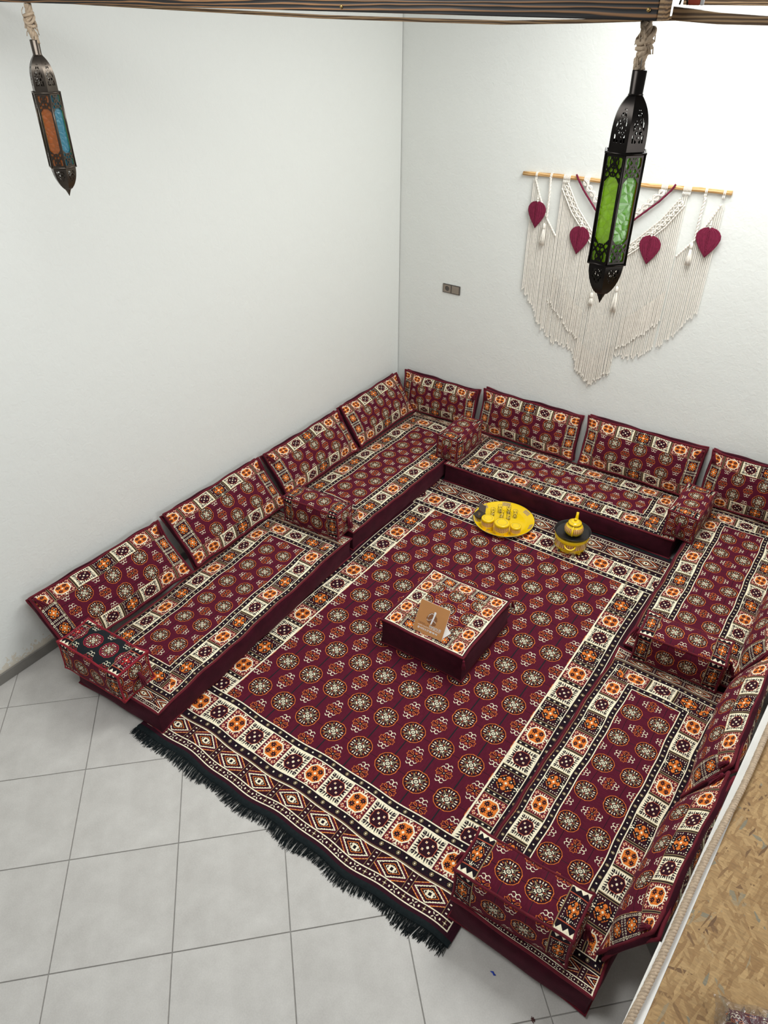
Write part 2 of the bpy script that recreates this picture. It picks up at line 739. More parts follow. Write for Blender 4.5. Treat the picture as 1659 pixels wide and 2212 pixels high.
def make_pat_bolster(hx, ground=None):
    def f(x, y):
        ax = absn(x)
        idx = p_field(x, y, 0.152, 0.25, 0.066, 0.5, 0.0, 0.0014, ground)
        u = absn(ax - (hx - 0.05)) / 0.043
        v = absn(y) / 0.072
        cel = chart(u, v, CELL_C)
        ay = absn(y)
        t = absn(frac(ax * 30.0) - 0.5)
        tooth = sel(lt(ay, 0.094 + t * 0.05), 2.0 + ax * 0.0, 1.0)
        cel = sel(gt(v, 1.0), cel, 1.0)
        cel = sel(between(ay, 0.074, 0.080), cel, 6.0)
        cel = sel(gt(ay, 0.088), cel, tooth)
        idx = sel(gt(ax, hx - 0.098), idx, cel)
        return sel(between(ax, hx - 0.102, hx - 0.097), idx, 4.0)
    return f


def pat_bolster_end(x, y):
    return p_field(x, y, 0.155, 0.135, 0.058, 0.0, 0.5, 0.0014)


# ---------------------------------------------------------------- plain materials
def plain(name, rgb, rough=0.6, metal=0.0, var=0.0, vscale=8.0, bump=0.0, bscale=60.0, spec=0.5, sheen=0.0, coat=0.0):
    m = bpy.data.materials.new(name)
    m.use_nodes = True
    S.g = m.node_tree
    bs = S.g.nodes['Principled BSDF']
    bs.inputs['Base Color'].default_value = lin(rgb)
    bs.inputs['Roughness'].default_value = rough
    bs.inputs['Metallic'].default_value = metal
    bs.inputs['Specular IOR Level'].default_value = spec
    if sheen:
        bs.inputs['Sheen Weight'].default_value = sheen
        bs.inputs['Sheen Tint'].default_value = lin((200, 120, 140))
    if coat:
        bs.inputs['Coat Weight'].default_value = coat
        bs.inputs['Coat Roughness'].default_value = 0.08
    tc = node('ShaderNodeTexCoord')
    if var:
        nz = node('ShaderNodeTexNoise')
        nz.inputs['Scale'].default_value = vscale
        nz.inputs['Detail'].default_value = 6
        S.g.links.new(tc.outputs['Object'], nz.inputs['Vector'])
        cr = node('ShaderNodeValToRGB')
        a, b = lin(rgb), lin(rgb)
        cr.color_ramp.elements[0].position = 0.25
        cr.color_ramp.elements[1].position = 0.75
        cr.color_ramp.elements[0].color = tuple(c * (1 - var) for c in a[:3]) + (1,)
        cr.color_ramp.elements[1].color = tuple(min(1, c * (1 + var)) for c in b[:3]) + (1,)
        S.g.links.new(nz.outputs['Fac'], cr.inputs[0])
        S.g.links.new(cr.outputs[0], bs.inputs['Base Color'])
    if bump:
        n2 = node('ShaderNodeTexNoise')
        n2.inputs['Scale'].default_value = bscale
        n2.inputs['Detail'].default_value = 4
        S.g.links.new(tc.outputs['Object'], n2.inputs['Vector'])
        bp = node('ShaderNodeBump')
        bp.inputs['Strength'].default_value = bump
        bp.inputs['Distance'].default_value = 0.004
        S.g.links.new(n2.outputs['Fac'], bp.inputs['Height'])
        S.g.links.new(bp.outputs[0], bs.inputs['Normal'])
    return m


def wood(name, light, dark, scale=(1.2, 14, 14), rough=0.6, burn=0.5, wave=6.0, dist=6.0):
    m = bpy.data.materials.new(name)
    m.use_nodes = True
    S.g = m.node_tree
    bs = S.g.nodes['Principled BSDF']
    tc = node('ShaderNodeTexCoord')
    mp = node('ShaderNodeMapping')
    mp.inputs['Scale'].default_value = scale
    S.g.links.new(tc.outputs['Object'], mp.inputs[0])
    w = node('ShaderNodeTexWave')
    w.wave_type = 'BANDS'
    w.bands_direction = 'Z'
    w.inputs['Scale'].default_value = wave
    w.inputs['Distortion'].default_value = dist
    w.inputs['Detail'].default_value = 3
    w.inputs['Detail Scale'].default_value = 1.0
    S.g.links.new(mp.outputs[0], w.inputs['Vector'])
    cr = node('ShaderNodeValToRGB')
    cr.color_ramp.elements[0].position = max(0.0, burn - 0.2)
    cr.color_ramp.elements[1].position = min(1.0, burn + 0.3)
    cr.color_ramp.elements[0].color = lin(dark)
    cr.color_ramp.elements[1].color = lin(light)
    S.g.links.new(w.outputs['Fac'], cr.inputs[0])
    S.g.links.new(cr.outputs[0], bs.inputs['Base Color'])
    bs.inputs['Roughness'].default_value = rough
    bp = node('ShaderNodeBump')
    bp.inputs['Strength'].default_value = 0.3
    bp.inputs['Distance'].default_value = 0.003
    S.g.links.new(w.outputs['Fac'], bp.inputs['Height'])
    S.g.links.new(bp.outputs[0], bs.inputs['Normal'])
    return m


def plaster(name, rgb):
    m = bpy.data.materials.new(name)
    m.use_nodes = True
    S.g = m.node_tree
    bs = S.g.nodes['Principled BSDF']
    bs.inputs['Base Color'].default_value = lin(rgb)
    bs.inputs['Roughness'].default_value = 0.75
    bs.inputs['Specular IOR Level'].default_value = 0.25
    tc = node('ShaderNodeTexCoord')
    n1 = node('ShaderNodeTexNoise')
    n1.inputs['Scale'].default_value = 26
    n1.inputs['Detail'].default_value = 6
    n1.inputs['Distortion'].default_value = 1.2
    S.g.links.new(tc.outputs['Object'], n1.inputs['Vector'])
    n2 = node('ShaderNodeTexNoise')
    n2.inputs['Scale'].default_value = 5
    n2.inputs['Detail'].default_value = 3
    S.g.links.new(tc.outputs['Object'], n2.inputs['Vector'])
    h = mad(S(n2.outputs['Fac']), 1.6, S(n1.outputs['Fac']))
    bp = node('ShaderNodeBump')
    bp.inputs['Strength'].default_value = 0.22
    bp.inputs['Distance'].default_value = 0.012
    S.g.links.new(h.s, bp.inputs['Height'])
    S.g.links.new(bp.outputs[0], bs.inputs['Normal'])
    # damp flaking low on the wall, near the floor
    sp = node('ShaderNodeSeparateXYZ')
    S.g.links.new(tc.outputs['Object'], sp.inputs[0])
    low = lt(mad(S(n1.outputs['Fac']), -0.35, S(sp.outputs[2])), -0.045)
    mxn = node('ShaderNodeMix')
    mxn.data_type = 'RGBA'
    mxn.inputs[6].default_value = lin(rgb)
    mxn.inputs[7].default_value = lin((221, 214, 198))
    S.g.links.new(low.s, mxn.inputs[0])
    S.g.links.new(mxn.outputs[2], bs.inputs['Base Color'])
    return m


def tilemat(name):
    m = bpy.data.materials.new(name)
    m.use_nodes = True
    S.g = m.node_tree
    bs = S.g.nodes['Principled BSDF']
    tc = node('ShaderNodeTexCoord')
    oi = node('ShaderNodeObjectInfo')
    n1 = node('ShaderNodeTexNoise')
    n1.inputs['Scale'].default_value = 5.5
    n1.inputs['Detail'].default_value = 9
    n1.inputs['Roughness'].default_value = 0.62
    S.g.links.new(tc.outputs['Object'], n1.inputs['Vector'])
    n2 = node('ShaderNodeTexNoise')
    n2.inputs['Scale'].default_value = 130
    n2.inputs['Detail'].default_value = 2
    S.g.links.new(tc.outputs['Object'], n2.inputs['Vector'])
    f = mad(S(n2.outputs['Fac']), 0.35, S(n1.outputs['Fac']) * 0.8)
    f = mad(S(oi.outputs['Random']), 0.06, f - 0.03)
    cr = node('ShaderNodeValToRGB')
    cr.color_ramp.elements[0].position = 0.30
    cr.color_ramp.elements[1].position = 0.85
    cr.color_ramp.elements[0].color = lin((182, 178, 172))
    cr.color_ramp.elements[1].color = lin((212, 209, 203))
    S.g.links.new(f.s, cr.inputs[0])
    S.g.links.new(cr.outputs[0], bs.inputs['Base Color'])
    rr = mad(S(n1.outputs['Fac']), 0.12, 0.34)
    S.g.links.new(rr.s, bs.inputs['Roughness'])
    bs.inputs['Specular IOR Level'].default_value = 0.5
    return m


def osbmat(name):
    m = bpy.data.materials.new(name)
    m.use_nodes = True
    S.g = m.node_tree
    bs = S.g.nodes['Principled BSDF']
    tc = node('ShaderNodeTexCoord')
    nzw = node('ShaderNodeTexNoise')
    nzw.inputs['Scale'].default_value = 7
    nzw.inputs['Detail'].default_value = 3
    S.g.links.new(tc.outputs['Object'], nzw.inputs['Vector'])
    prev = None
    layers = [(0.3, (9, 30, 1)), (1.3, (10, 36, 1)), (2.2, (11, 46, 1)), (2.8, (15, 64, 1)), (0.8, (18, 84, 1)), (1.75, (20, 110, 1))]
    for i, (ang, sc) in enumerate(layers):
        mp = node('ShaderNodeMapping')
        mp.vector_type = 'POINT'
        mp.inputs['Rotation'].default_value = (0, 0, ang)
        mp.inputs['Location'].default_value = (i * 3.7, i * 1.9, 0)
        S.g.links.new(tc.outputs['Object'], mp.inputs[0])
        m2 = node('ShaderNodeMapping')
        m2.inputs['Scale'].default_value = sc
        S.g.links.new(mp.outputs[0], m2.inputs[0])
        ad = node('ShaderNodeMix')
        ad.data_type = 'VECTOR'
        ad.inputs[0].default_value = 0.16
        S.g.links.new(m2.outputs[0], ad.inputs[4])
        vs = node('ShaderNodeVectorMath')
        vs.operation = 'MULTIPLY_ADD'
        S.g.links.new(nzw.outputs['Color'], vs.inputs[0])
        vs.inputs[1].default_value = (1.6, 1.6, 0)
        S.g.links.new(m2.outputs[0], vs.inputs[2])
        vo = node('ShaderNodeTexVoronoi')
        vo.voronoi_dimensions = '2D'
        vo.inputs['Scale'].default_value = 1.0
        S.g.links.new(vs.outputs[0], vo.inputs['Vector'])
        sp = node('ShaderNodeSeparateColor')
        S.g.links.new(vo.outputs['Color'], sp.inputs[0])
        cr = node('ShaderNodeValToRGB')
        cs = [(0.0, (104, 72, 38)), (0.05, (146, 110, 64)), (0.5, (164, 130, 82)), (0.94, (182, 148, 98)), (0.99, (128, 120, 98))]
        el = cr.color_ramp.elements
        el[0].position, el[0].color = cs[0][0], lin(cs[0][1])
        el[1].position, el[1].color = cs[-1][0], lin(cs[-1][1])
        for p, c in cs[1:-1]:
            e = el.new(p)
            e.color = lin(c)
        S.g.links.new(sp.outputs[0], cr.inputs[0])
        if prev is None:
            prev = cr.outputs[0]
            hgt = S(sp.outputs[1])
        else:
            msk = gt(S(sp.outputs[1]), 0.62)
            mm = node('ShaderNodeMix')
            mm.data_type = 'RGBA'
            S.g.links.new(msk.s, mm.inputs[0])
            S.g.links.new(prev, mm.inputs[6])
            S.g.links.new(cr.outputs[0], mm.inputs[7])
            prev = mm.outputs[2]
            hgt = sel(msk, hgt, S(sp.outputs[2]))
    mpf = node('ShaderNodeMapping')
    mpf.inputs['Scale'].default_value = (30, 160, 1)
    mpf.inputs['Rotation'].default_value = (0, 0, 0.6)
    S.g.links.new(tc.outputs['Object'], mpf.inputs[0])
    nf = node('ShaderNodeTexNoise')
    nf.inputs['Scale'].default_value = 1.0
    nf.inputs['Detail'].default_value = 4
    S.g.links.new(mpf.outputs[0], nf.inputs['Vector'])
    kf = mad(S(nf.outputs['Fac']), 0.7, 0.48)
    mf = node('ShaderNodeMix')
    mf.data_type = 'RGBA'
    mf.blend_type = 'MULTIPLY'
    mf.inputs[0].default_value = 1.0
    cf = node('ShaderNodeCombineColor')
    for i in range(3):
        S.g.links.new(kf.s, cf.inputs[i])
    S.g.links.new(prev, mf.inputs[6])
    S.g.links.new(cf.outputs[0], mf.inputs[7])
    S.g.links.new(mf.outputs[2], bs.inputs['Base Color'])
    bs.inputs['Roughness'].default_value = 0.6
    bp = node('ShaderNodeBump')
    bp.inputs['Strength'].default_value = 0.3
    bp.inputs['Distance'].default_value = 0.003
    S.g.links.new(hgt.s, bp.inputs['Height'])
    S.g.links.new(bp.outputs[0], bs.inputs['Normal'])
    return m


def pattern3(name, fn, pal, rough=0.25, coat=0.3, metal=0.0):
    """colour index from object coordinates: fn(x,y,z,angle,radius)"""
    m = bpy.data.materials.new(name)
    m.use_nodes = True
    S.g = m.node_tree
    bs = S.g.nodes['Principled BSDF']
    tc = node('ShaderNodeTexCoord')
    sp = node('ShaderNodeSeparateXYZ')
    S.g.links.new(tc.outputs['Object'], sp.inputs[0])
    x, y, z = (S(sp.outputs[i]) for i in range(3))
    ang = mth('ARCTAN2', y, x) / (2 * PI)
    rad = mth('SQRT', x * x + y * y)
    idx = fn(x, y, z, ang, rad)
    col = ramp_rows(mad(idx, 16.0 / 255.0, 8.5 / 255.0), [lin(c) for c in pal], 16.0)
    S.g.links.new(col, bs.inputs['Base Color'])
    bs.inputs['Roughness'].default_value = rough
    bs.inputs['Coat Weight'].default_value = coat
    bs.inputs['Metallic'].default_value = metal
    return m


M = {}
M['wall'] = plaster('white_plaster', (231, 233, 228))
M['tile'] = tilemat('grey_tile')
M['grout'] = plain('grout', (150, 147, 142), 0.9, var=0.15, vscale=20)
M['base'] = plain('skirting_tile', (122, 119, 113), 0.5, var=0.1, vscale=10)
M['osb'] = osbmat('strand_board')
M['whitewood'] = plain('white_paint', (226, 224, 218), 0.6, var=0.05, vscale=12, bump=0.1)
M['burnt'] = wood('burnt_wood', (138, 98, 60), (16, 12, 10), (0.5, 1, 9.0), burn=0.78, wave=3.2, dist=8.0)
M['brownwood'] = wood('brown_wood', (168, 136, 98), (92, 70, 48), (1.5, 8, 14), burn=0.45, wave=2.5, dist=6.0)
M['rope'] = plain('jute_rope', (176, 156, 132), 0.95, var=0.25, vscale=60, bump=0.6, bscale=180)
M['velvet'] = plain('maroon_velvet', (52, 8, 22), 0.9, var=0.35, vscale=14, bump=0.25, bscale=90, spec=0.15, sheen=0.18)
M['piping'] = plain('maroon_piping', (98, 24, 36), 0.8, var=0.25, vscale=20, spec=0.2, sheen=0.2)
M['redpiping'] = plain('red_piping', (140, 32, 44), 0.8, var=0.2, vscale=20, spec=0.2, sheen=0.2)
M['tassel'] = plain('tassel_thread', (96, 20, 38), 0.9, var=0.3, vscale=90, spec=0.2, sheen=0.3)
M['fringe'] = plain('black_thread', (22, 30, 32), 0.9, var=0.3, vscale=60, spec=0.2)
M['gunmetal'] = plain('dark_metal', (40, 36, 33), 0.28, metal=0.85, var=0.25, vscale=18)
M['bronze'] = plain('grey_metal', (92, 84, 76), 0.30, metal=0.9, var=0.25, vscale=18)
M['wire'] = plain('steel_wire', (120, 116, 110), 0.35, metal=1.0)
M['cotton'] = plain('cotton_cord', (243, 237, 226), 0.9, var=0.10, vscale=40, spec=0.2)
M['dowel'] = wood('pale_dowel', (226, 186, 130), (190, 142, 84), (3, 10, 10), burn=0.4, wave=2.0, dist=5.0)
M['leaf'] = plain('maroon_cord', (118, 34, 60), 0.9, var=0.2, vscale=50, bump=0.5, bscale=200, spec=0.2, sheen=0.2)
M['outlet'] = plain('bronze_plastic', (138, 126, 112), 0.35, spec=0.5)
M['outlet_frame'] = plain('dark_plastic', (78, 72, 66), 0.35)
M['yellow'] = plain('yellow_enamel', (248, 208, 8), 0.22, coat=0.4)
M['blackmetal'] = plain('black_enamel', (30, 30, 31), 0.38, coat=0.1)
M['screw'] = plain('brass_screw', (176, 146, 92), 0.35, metal=0.9)
M['card'] = plain('tan_card', (196, 138, 82), 0.55, var=0.06, vscale=9)
M['cardwhite'] = plain('white_card', (246, 245, 242), 0.6)
M['cardbrown'] = plain('brown_print', (140, 90, 52), 0.6)
M['blue'] = plain('blue_scrap', (30, 60, 170), 0.6)
M['lint'] = plain('maroon_lint', (80, 40, 40), 0.9)
M['choc'] = plain('brown_box', (48, 34, 26), 0.35, coat=0.3)
M['gold'] = plain('gold_print', (206, 166, 74), 0.35, metal=0.5)
M['greybox'] = plain('grey_flap', (112, 104, 100), 0.4)
M['redbox'] = plain('orange_box', (214, 92, 66), 0.5)
M['cable'] = plain('black_cable', (26, 26, 27), 0.4)
M['led'] = plain('white_tube', (246, 248, 250), 0.4)

# ---------------------------------------------------------------- structure
ROOM_Y = 5.049
WALL_TOP = 4.7
fl = MB().box((3.0, 1.3, -0.0445), (7.0, 8.2, 0.08)).build('floor', M['grout'])
tag(fl, 'light grey square floor tiles laid diagonally to the walls', 'floor', kind='structure')


def clip(poly, a, b, c):
    out = []
    n = len(poly)
    for i in range(n):
        p, q = poly[i], poly[(i + 1) % n]
        dp = a * p[0] + b * p[1] + c
        dq = a * q[0] + b * q[1] + c
        if dp >= 0:
            out.append(p)
        if (dp >= 0) != (dq >= 0):
            t = dp / (dp - dq)
            out.append((p[0] + t * (q[0] - p[0]), p[1] + t * (q[1] - p[1])))
    return out


s2 = math.sqrt(0.5)
for i in range(-10, 16):
    for j in range(-10, 16):
        g0 = 0.0028
        pts = []
        for (a, b) in ((i * .6 + g0, j * .6 + g0), (i * .6 + .6 - g0, j * .6 + g0), (i * .6 + .6 - g0, j * .6 + .6 - g0), (i * .6 + g0, j * .6 + .6 - g0)):
            pts.append((1.077 + a * s2 - b * s2, a * s2 + b * s2))
        for pl_ in ((1, 0, 0.0), (0, -1, ROOM_Y), (-1, 0, 4.50), (0, 1, 1.9)):
            pts = clip(pts, *pl_)
            if len(pts) < 3:
                break
        if len(pts) < 3:
            continue
        if max(p[0] for p in pts) - min(p[0] for p in pts) < 0.03:
            continue
        c = (sum(p[0] for p in pts) / len(pts), sum(p[1] for p in pts) / len(pts))
        if c[0] > 0.9 and c[1] > 0.95:
            continue
        t = MB().prism([(p[0] - c[0], p[1] - c[1]) for p in pts], -0.013, 0.0).build('tile', M['tile'], fl)
        t.location = (c[0], c[1], 0)
        bevel(t, 0.0012, 1)

wl = MB().box((-0.10, 1.40, WALL_TOP / 2), (0.2, 7.28, WALL_TOP)).build('wall_left', M['wall'])
tag(wl, 'off-white rough plaster wall on the left', 'wall', kind='structure')
wb = MB().box((3.2, ROOM_Y + 0.10, WALL_TOP / 2), (6.8, 0.2, WALL_TOP)).build('wall_back', M['wall'])
tag(wb, 'off-white rough plaster wall behind the macrame hanging', 'wall', kind='structure')
bb = MB().box((0.004, 1.0, 0.04), (0.006, 3.8, 0.078)).build('baseboard_left', M['grout'])
tag(bb, 'grey tile skirting along the left wall', 'baseboard', kind='structure')
yy = 0.667
k = 0
for y0 in (0.667 - 0.6 * 3, 0.667 - 0.6 * 2, 0.667 - 0.6, 0.667, 0.667 + 0.6, 0.667 + 1.2):
    t = MB().box((0, 0, 0), (0.012, 0.595, 0.082)).build('tile', M['base'], bb)
    t.location = (0.0085, y0 - 0.3, 0.042)
    bevel(t, 0.002, 1)


def edge_x(y):
    return 4.322 + 0.0714 * (y - 0.011)


PLAT_Z = 1.30
EDGE_X = 4.338
m_ = MB()
m_.prism([(4.50, 0.93), (4.62, 0.93), (4.62, ROOM_Y - .005), (4.50, ROOM_Y - .005)], 0.0, PLAT_Z - 0.06)
wr = m_.build('wall_right', M['wall'])
tag(wr, 'low white wall under the strand board platform', 'wall', kind='structure')
plat = empty('platform', (4.4, 0.6, PLAT_Z - 0.06), 0, 'strand board platform with white edge strip above the right cushions', 'platform')
e0, e1 = 4.262 - 4.4, 4.552 - 4.4
MB().prism([(e0 + .0455, -1.7), (2.6, -1.7), (2.6, 4.44), (e1 + .0455, 4.44)], 0.0, 0.06).build('deck_board', M['osb'], plat)
MB().prism([(e0, -1.7), (e0 + .045, -1.7), (e1 + .045, 4.44), (e1, 4.44)], -0.012, 0.062).build('edge_strip', M['whitewood'], plat)
wp = MB().prism([(4.252, -1.1), (4.34, -1.1), (4.41, 0.35), (4.324, 0.35)], 0.0, PLAT_Z - 0.0725).build('wall_platform', M['whitewood'])
tag(wp, 'white panel under the near end of the platform', 'wall', kind='structure')


def rope_mesh(path, r, strands=3, pitch=0.09, sr=None, seg=6):
    """twisted rope along a polyline (list of Vectors)"""
    P = [Vector(p) for p in path]
    L = [0.0]
    for a, b in zip(P[:-1], P[1:]):
        L.append(L[-1] + (b - a).length)
    mb = MB()
    sr = sr or r * 0.62
    n = max(8, int(L[-1] / pitch * 9))
    frames = []
    ref = None
    for i in range(n + 1):
        s = L[-1] * i / n
        k = 0
        while k < len(P) - 2 and L[k + 1] < s:
            k += 1
        t = (s - L[k]) / max(1e-9, L[k + 1] - L[k])
        p = P[k].lerp(P[k + 1], t)
        d = (P[min(k + 1, len(P) - 1)] - P[k]).normalized()
        if ref is None:
            ref = d.orthogonal().normalized()
        ref = (ref - d * ref.dot(d)).normalized()
        frames.append((p, ref.copy(), d.cross(ref), s))
    for q in range(strands):
        pts = []
        for p, a, b, s in frames:
            an = 2 * PI * (s / pitch + q / strands)
            pts.append(p + (a * math.cos(an) + b * math.sin(an)) * (r - sr))
        mb.tube(pts, sr, seg)
    return mb


random.seed(4)
er = [(edge_x(y) + 0.004 * math.sin(y * 7), y, PLAT_Z + 0.018) for y in np.linspace(-1.0, 3.6, 70)]
mr = rope_mesh(er, 0.0140, 3, 0.040, 0.0082)
ro = mr.build('edge_rope', M['rope'], None, True)
tag(ro, 'thick twisted jute rope lying along the white platform edge', 'rope')


# ---------------------------------------------------------------- soft furnishings
def softbox(dims, sag, puff, seed=0, wav=0.004, zp=(8, 4)):
    """returns deform(u,v,w) of a padded cushion block, u,v,w in -1..1; puff = bulge of (x, y, z) faces"""
    rnd = random.Random(seed)
    ph = [rnd.uniform(0, 6.28) for _ in range(12)]
    L, W, H = dims

    def d(u, v, w):
        q = lambda a: 1 - a ** 4
        x = u * L / 2 + u * abs(u) ** 6 * puff[0] * q(v) * q(w)
        y = v * W / 2 + v * abs(v) ** 6 * puff[1] * q(u) * q(w)
        z = w * H / 2 + w * abs(w) ** 6 * puff[2] * (1 - abs(u) ** zp[0]) * (1 - abs(v) ** zp[1])
        x -= u * abs(u) ** 6 * sag * (q(v) * w ** 4 + q(w) * v ** 4)
        y -= v * abs(v) ** 6 * sag * ((1 - u ** 8) * w ** 4 + q(w) * u ** 8)
        z -= w * abs(w) ** 6 * sag * (0.8 * (1 - u ** 8) * v ** 4 + 0.6 * q(v) * u ** 8)
        X, Y = u * L / 2, v * W / 2
        x += wav * 0.6 * math.sin(Y * 17 + ph[0] + w)
        y += wav * math.sin(X * 9 + ph[1] + w * 2) + wav * 0.6 * math.sin(X * 23 + ph[2])
        z += wav * math.sin(X * 8 + ph[3]) * math.cos(Y * 9 + ph[4]) + wav * 0.5 * math.sin(X * 21 + Y * 13 + ph[5])
        return (x, y, z)
    return d


def shifted(d0, o):
    def d(u, v, w):
        p = d0(u, v, w)
        return (p[0] + o[0], p[1] + o[1], p[2] + o[2])
    return d


def face_grid(d, axis, sgn, nu, nv, dims, flip=False):
    """grid on one face of the block: returns verts, faces, uv (metres, centred)"""
    vs, fs, uv = [], [], []
    L, W, H = dims
    for j in range(nv + 1):
        for i in range(nu + 1):
            a = -1 + 2 * i / nu
            b = -1 + 2 * j / nv
            if axis == 'z':
                p = d(a, b, sgn)
                t = (a * L / 2, b * W / 2)
            elif axis == 'y':
                p = d(a, sgn, b)
                t = (a * L / 2, b * H / 2)
            else:
                p = d(sgn, a, b)
                t = (a * W / 2, b * H / 2)
            vs.append(p)
            uv.append(t)
    for j in range(nv):
        for i in range(nu):
            q = (j * (nu + 1) + i, j * (nu + 1) + i + 1, (j + 1) * (nu + 1) + i + 1, (j + 1) * (nu + 1) + i)
            pos = (axis == 'z' and sgn > 0) or (axis == 'y' and sgn < 0) or (axis == 'x' and sgn > 0)
            fs.append(q if pos else q[::-1])
    return vs, fs, uv


def loop_pts(d, w, n1, n2, off=0.0):
    p = []
    for i in range(n1):
        p.append(d(-1 + 2 * i / n1, -1, w))
    for i in range(n2):
        p.append(d(1, -1 + 2 * i / n2, w))
    for i in range(n1):
        p.append(d(1 - 2 * i / n1, 1, w))
    for i in range(n2):
        p.append(d(-1, 1 - 2 * i / n2, w))
    return p


def panel_obj(name, d, axis, sgn, nu, nv, dims, mat, parent):
    v, f, uv = face_grid(d, axis, sgn, nu, nv, dims)
    return mesh(name, v, f, mat, parent, uv=uv, smooth=True)


_tassel = []


def tassel(parent, loc, direction=(0, 0, -1), size=1.0, mat=None):
    """thread tassel: knotted head and a skirt of threads"""
    if not _tassel:
        rnd = random.Random(8)
        head = MB().lathe([(0.002, 0.0), (0.008, -0.004), (0.010, -0.012), (0.007, -0.020), (0.006, -0.023)], 8)
        sk = MB()
        for k in range(26):
            a = rnd.uniform(0, 2 * PI)
            rr = rnd.uniform(0.2, 1.0)
            r0, r1 = 0.006 * rr, 0.021 * rr
            ln = rnd.uniform(0.055, 0.072)
            sk.tube([(r0 * math.cos(a), r0 * math.sin(a), -0.020), (r1 * .75 * math.cos(a), r1 * .75 * math.sin(a), -0.02 - ln * .5), (r1 * math.cos(a + .1), r1 * math.sin(a + .1), -0.02 - ln)], [.0022, .0024, .0018], 4)
        h = head.build('tassel', M['tassel'], None, True)
        s = sk.build('skirt', M['tassel'], None, True)
        _tassel.append((h.data, s.data))
        bpy.data.objects.remove(h)
        bpy.data.objects.remove(s)
    hd, sd = _tassel[0]
    o = bpy.data.objects.new('tassel', hd)
    COL.objects.link(o)
    o.parent = parent
    o.location = loc
    o.rotation_euler = Vector((0, 0, -1)).rotation_difference(Vector(direction).normalized()).to_euler()
    o.scale = (size, size, size)
    s = bpy.data.objects.new('skirt', sd)
    COL.objects.link(s)
    s.parent = o
    return o


M['rug'] = woven('rug_weave', pat_rug)
SEAT = {}


def seat_mat(L, W):
    key = (round(L, 2), round(W, 2))
    if key not in SEAT:
        SEAT[key] = woven('seat_weave', make_pat_seat(L / 2, W / 2))
    return SEAT[key]


M['cushion'] = woven('cushion_weave', pat_cushion)
M['pouf'] = woven('pouf_weave', pat_pouf)
M['bolster'] = woven('bolster_weave', make_pat_bolster(0.29))
PAL_B = list(PALETTE)
PAL_B[3] = (186, 48, 48)
PAL_B[7] = (92, 20, 44)
M['bolster_black'] = woven('bolster_weave_black', make_pat_bolster(0.29, 5), PAL_B)
M['bolster_end'] = woven('bolster_end_weave', pat_bolster_end)


def seat(name, center, rz, L, W, label, seed, H=0.19):
    e = empty(name, (center[0], center[1], 0.013), rz, label, 'floor seat', 'floor seats around the rug')
    dims = (L, W, H)
    d0 = softbox(dims, 0.010, (0.016, 0.016, 0.012), seed, 0.0035)
    d = shifted(d0, (0, 0, H / 2 + 0.005))
    panel_obj('top_panel', d, 'z', 1, 70, 26, dims, seat_mat(L, W), e)
    vs, fs = [], []
    for ax, sg, nu in (('y', -1, 60), ('y', 1, 60), ('x', 1, 24), ('x', -1, 24)):
        v, f, _ = face_grid(d, ax, sg, nu, 8, dims)
        b = len(vs)
        vs += v
        fs += [tuple(i + b for i in q) for q in f]
    v, f, _ = face_grid(d, 'z', -1, 40, 12, dims)
    b = len(vs)
    vs += v
    fs += [tuple(i + b for i in q) for q in f]
    mesh('side_panel', vs, fs, M['velvet'], e, smooth=True)
    MB().tube(loop_pts(d, 1, 80, 30), 0.0085, 6, closed=True).build('piping', M['piping'], e, True)
    MB().tube(loop_pts(d, -1, 60, 24), 0.0075, 6, closed=True).build('piping', M['piping'], e, True)
    return e


def cushion(name, bottom_mid, up, normal, L, Hh, label, seed, T=0.058, tassels=(-1, 1), puff=0.055, zp=(5, 2.3)):
    """back cushion: local x along the wall, local y up the lean, local z out of the face"""
    up = Vector(up).normalized()
    nz = Vector(normal)
    nz = (nz - up * nz.dot(up)).normalized()
    ax = up.cross(nz).normalized()
    e = empty(name, (0, 0, 0), 0, label, 'back cushion', 'back cushions along the walls')
    mt = Matrix((ax, up, nz)).transposed().to_4x4()
    mt.translation = Vector(bottom_mid)
    e.matrix_world = mt
    dims = (L, Hh, T)
    d0 = softbox(dims, 0.012, (0.004, 0.004, puff), seed, 0.0045, zp)
    d = shifted(d0, (0, Hh / 2, -T / 2))
    sx, sy = CU_L / L, CU_H / Hh
    for nm, sg in (('front_panel', 1), ('back_panel', -1)):
        v, f, uv = face_grid(d, 'z', sg, 44, 22, dims)
        uv = [(a * sx, b * sy) for a, b in uv]
        mesh(nm, v, f, M['cushion'], e, uv=uv, smooth=True)
    vs, fs = [], []
    for a, sg, nu in (('y', -1, 44), ('y', 1, 44), ('x', 1, 20), ('x', -1, 20)):
        v, f, _ = face_grid(d, a, sg, nu, 6, dims)
        b = len(vs)
        vs += v
        fs += [tuple(i + b for i in q) for q in f]
    mesh('gusset', vs, fs, M['velvet'], e, smooth=True)
    for w in (1, -1):
        MB().tube(loop_pts(d, w, 60, 30), 0.0098, 6, closed=True).build('piping', M['piping'], e, True)
    inv = mt.to_3x3().inverted()
    for s in tassels:
        p = Vector(d(s * 0.97, 0.95, 1)) + Vector((0, 0, 0.016))
        dn = inv @ (Vector((0, 0, -1)) * 0.75) + Vector((-s * 0.25, -0.2, 0.05))
        dn.z = max(dn.z, 0.0)
        tassel(e, p, dn, 1.25)
    return e


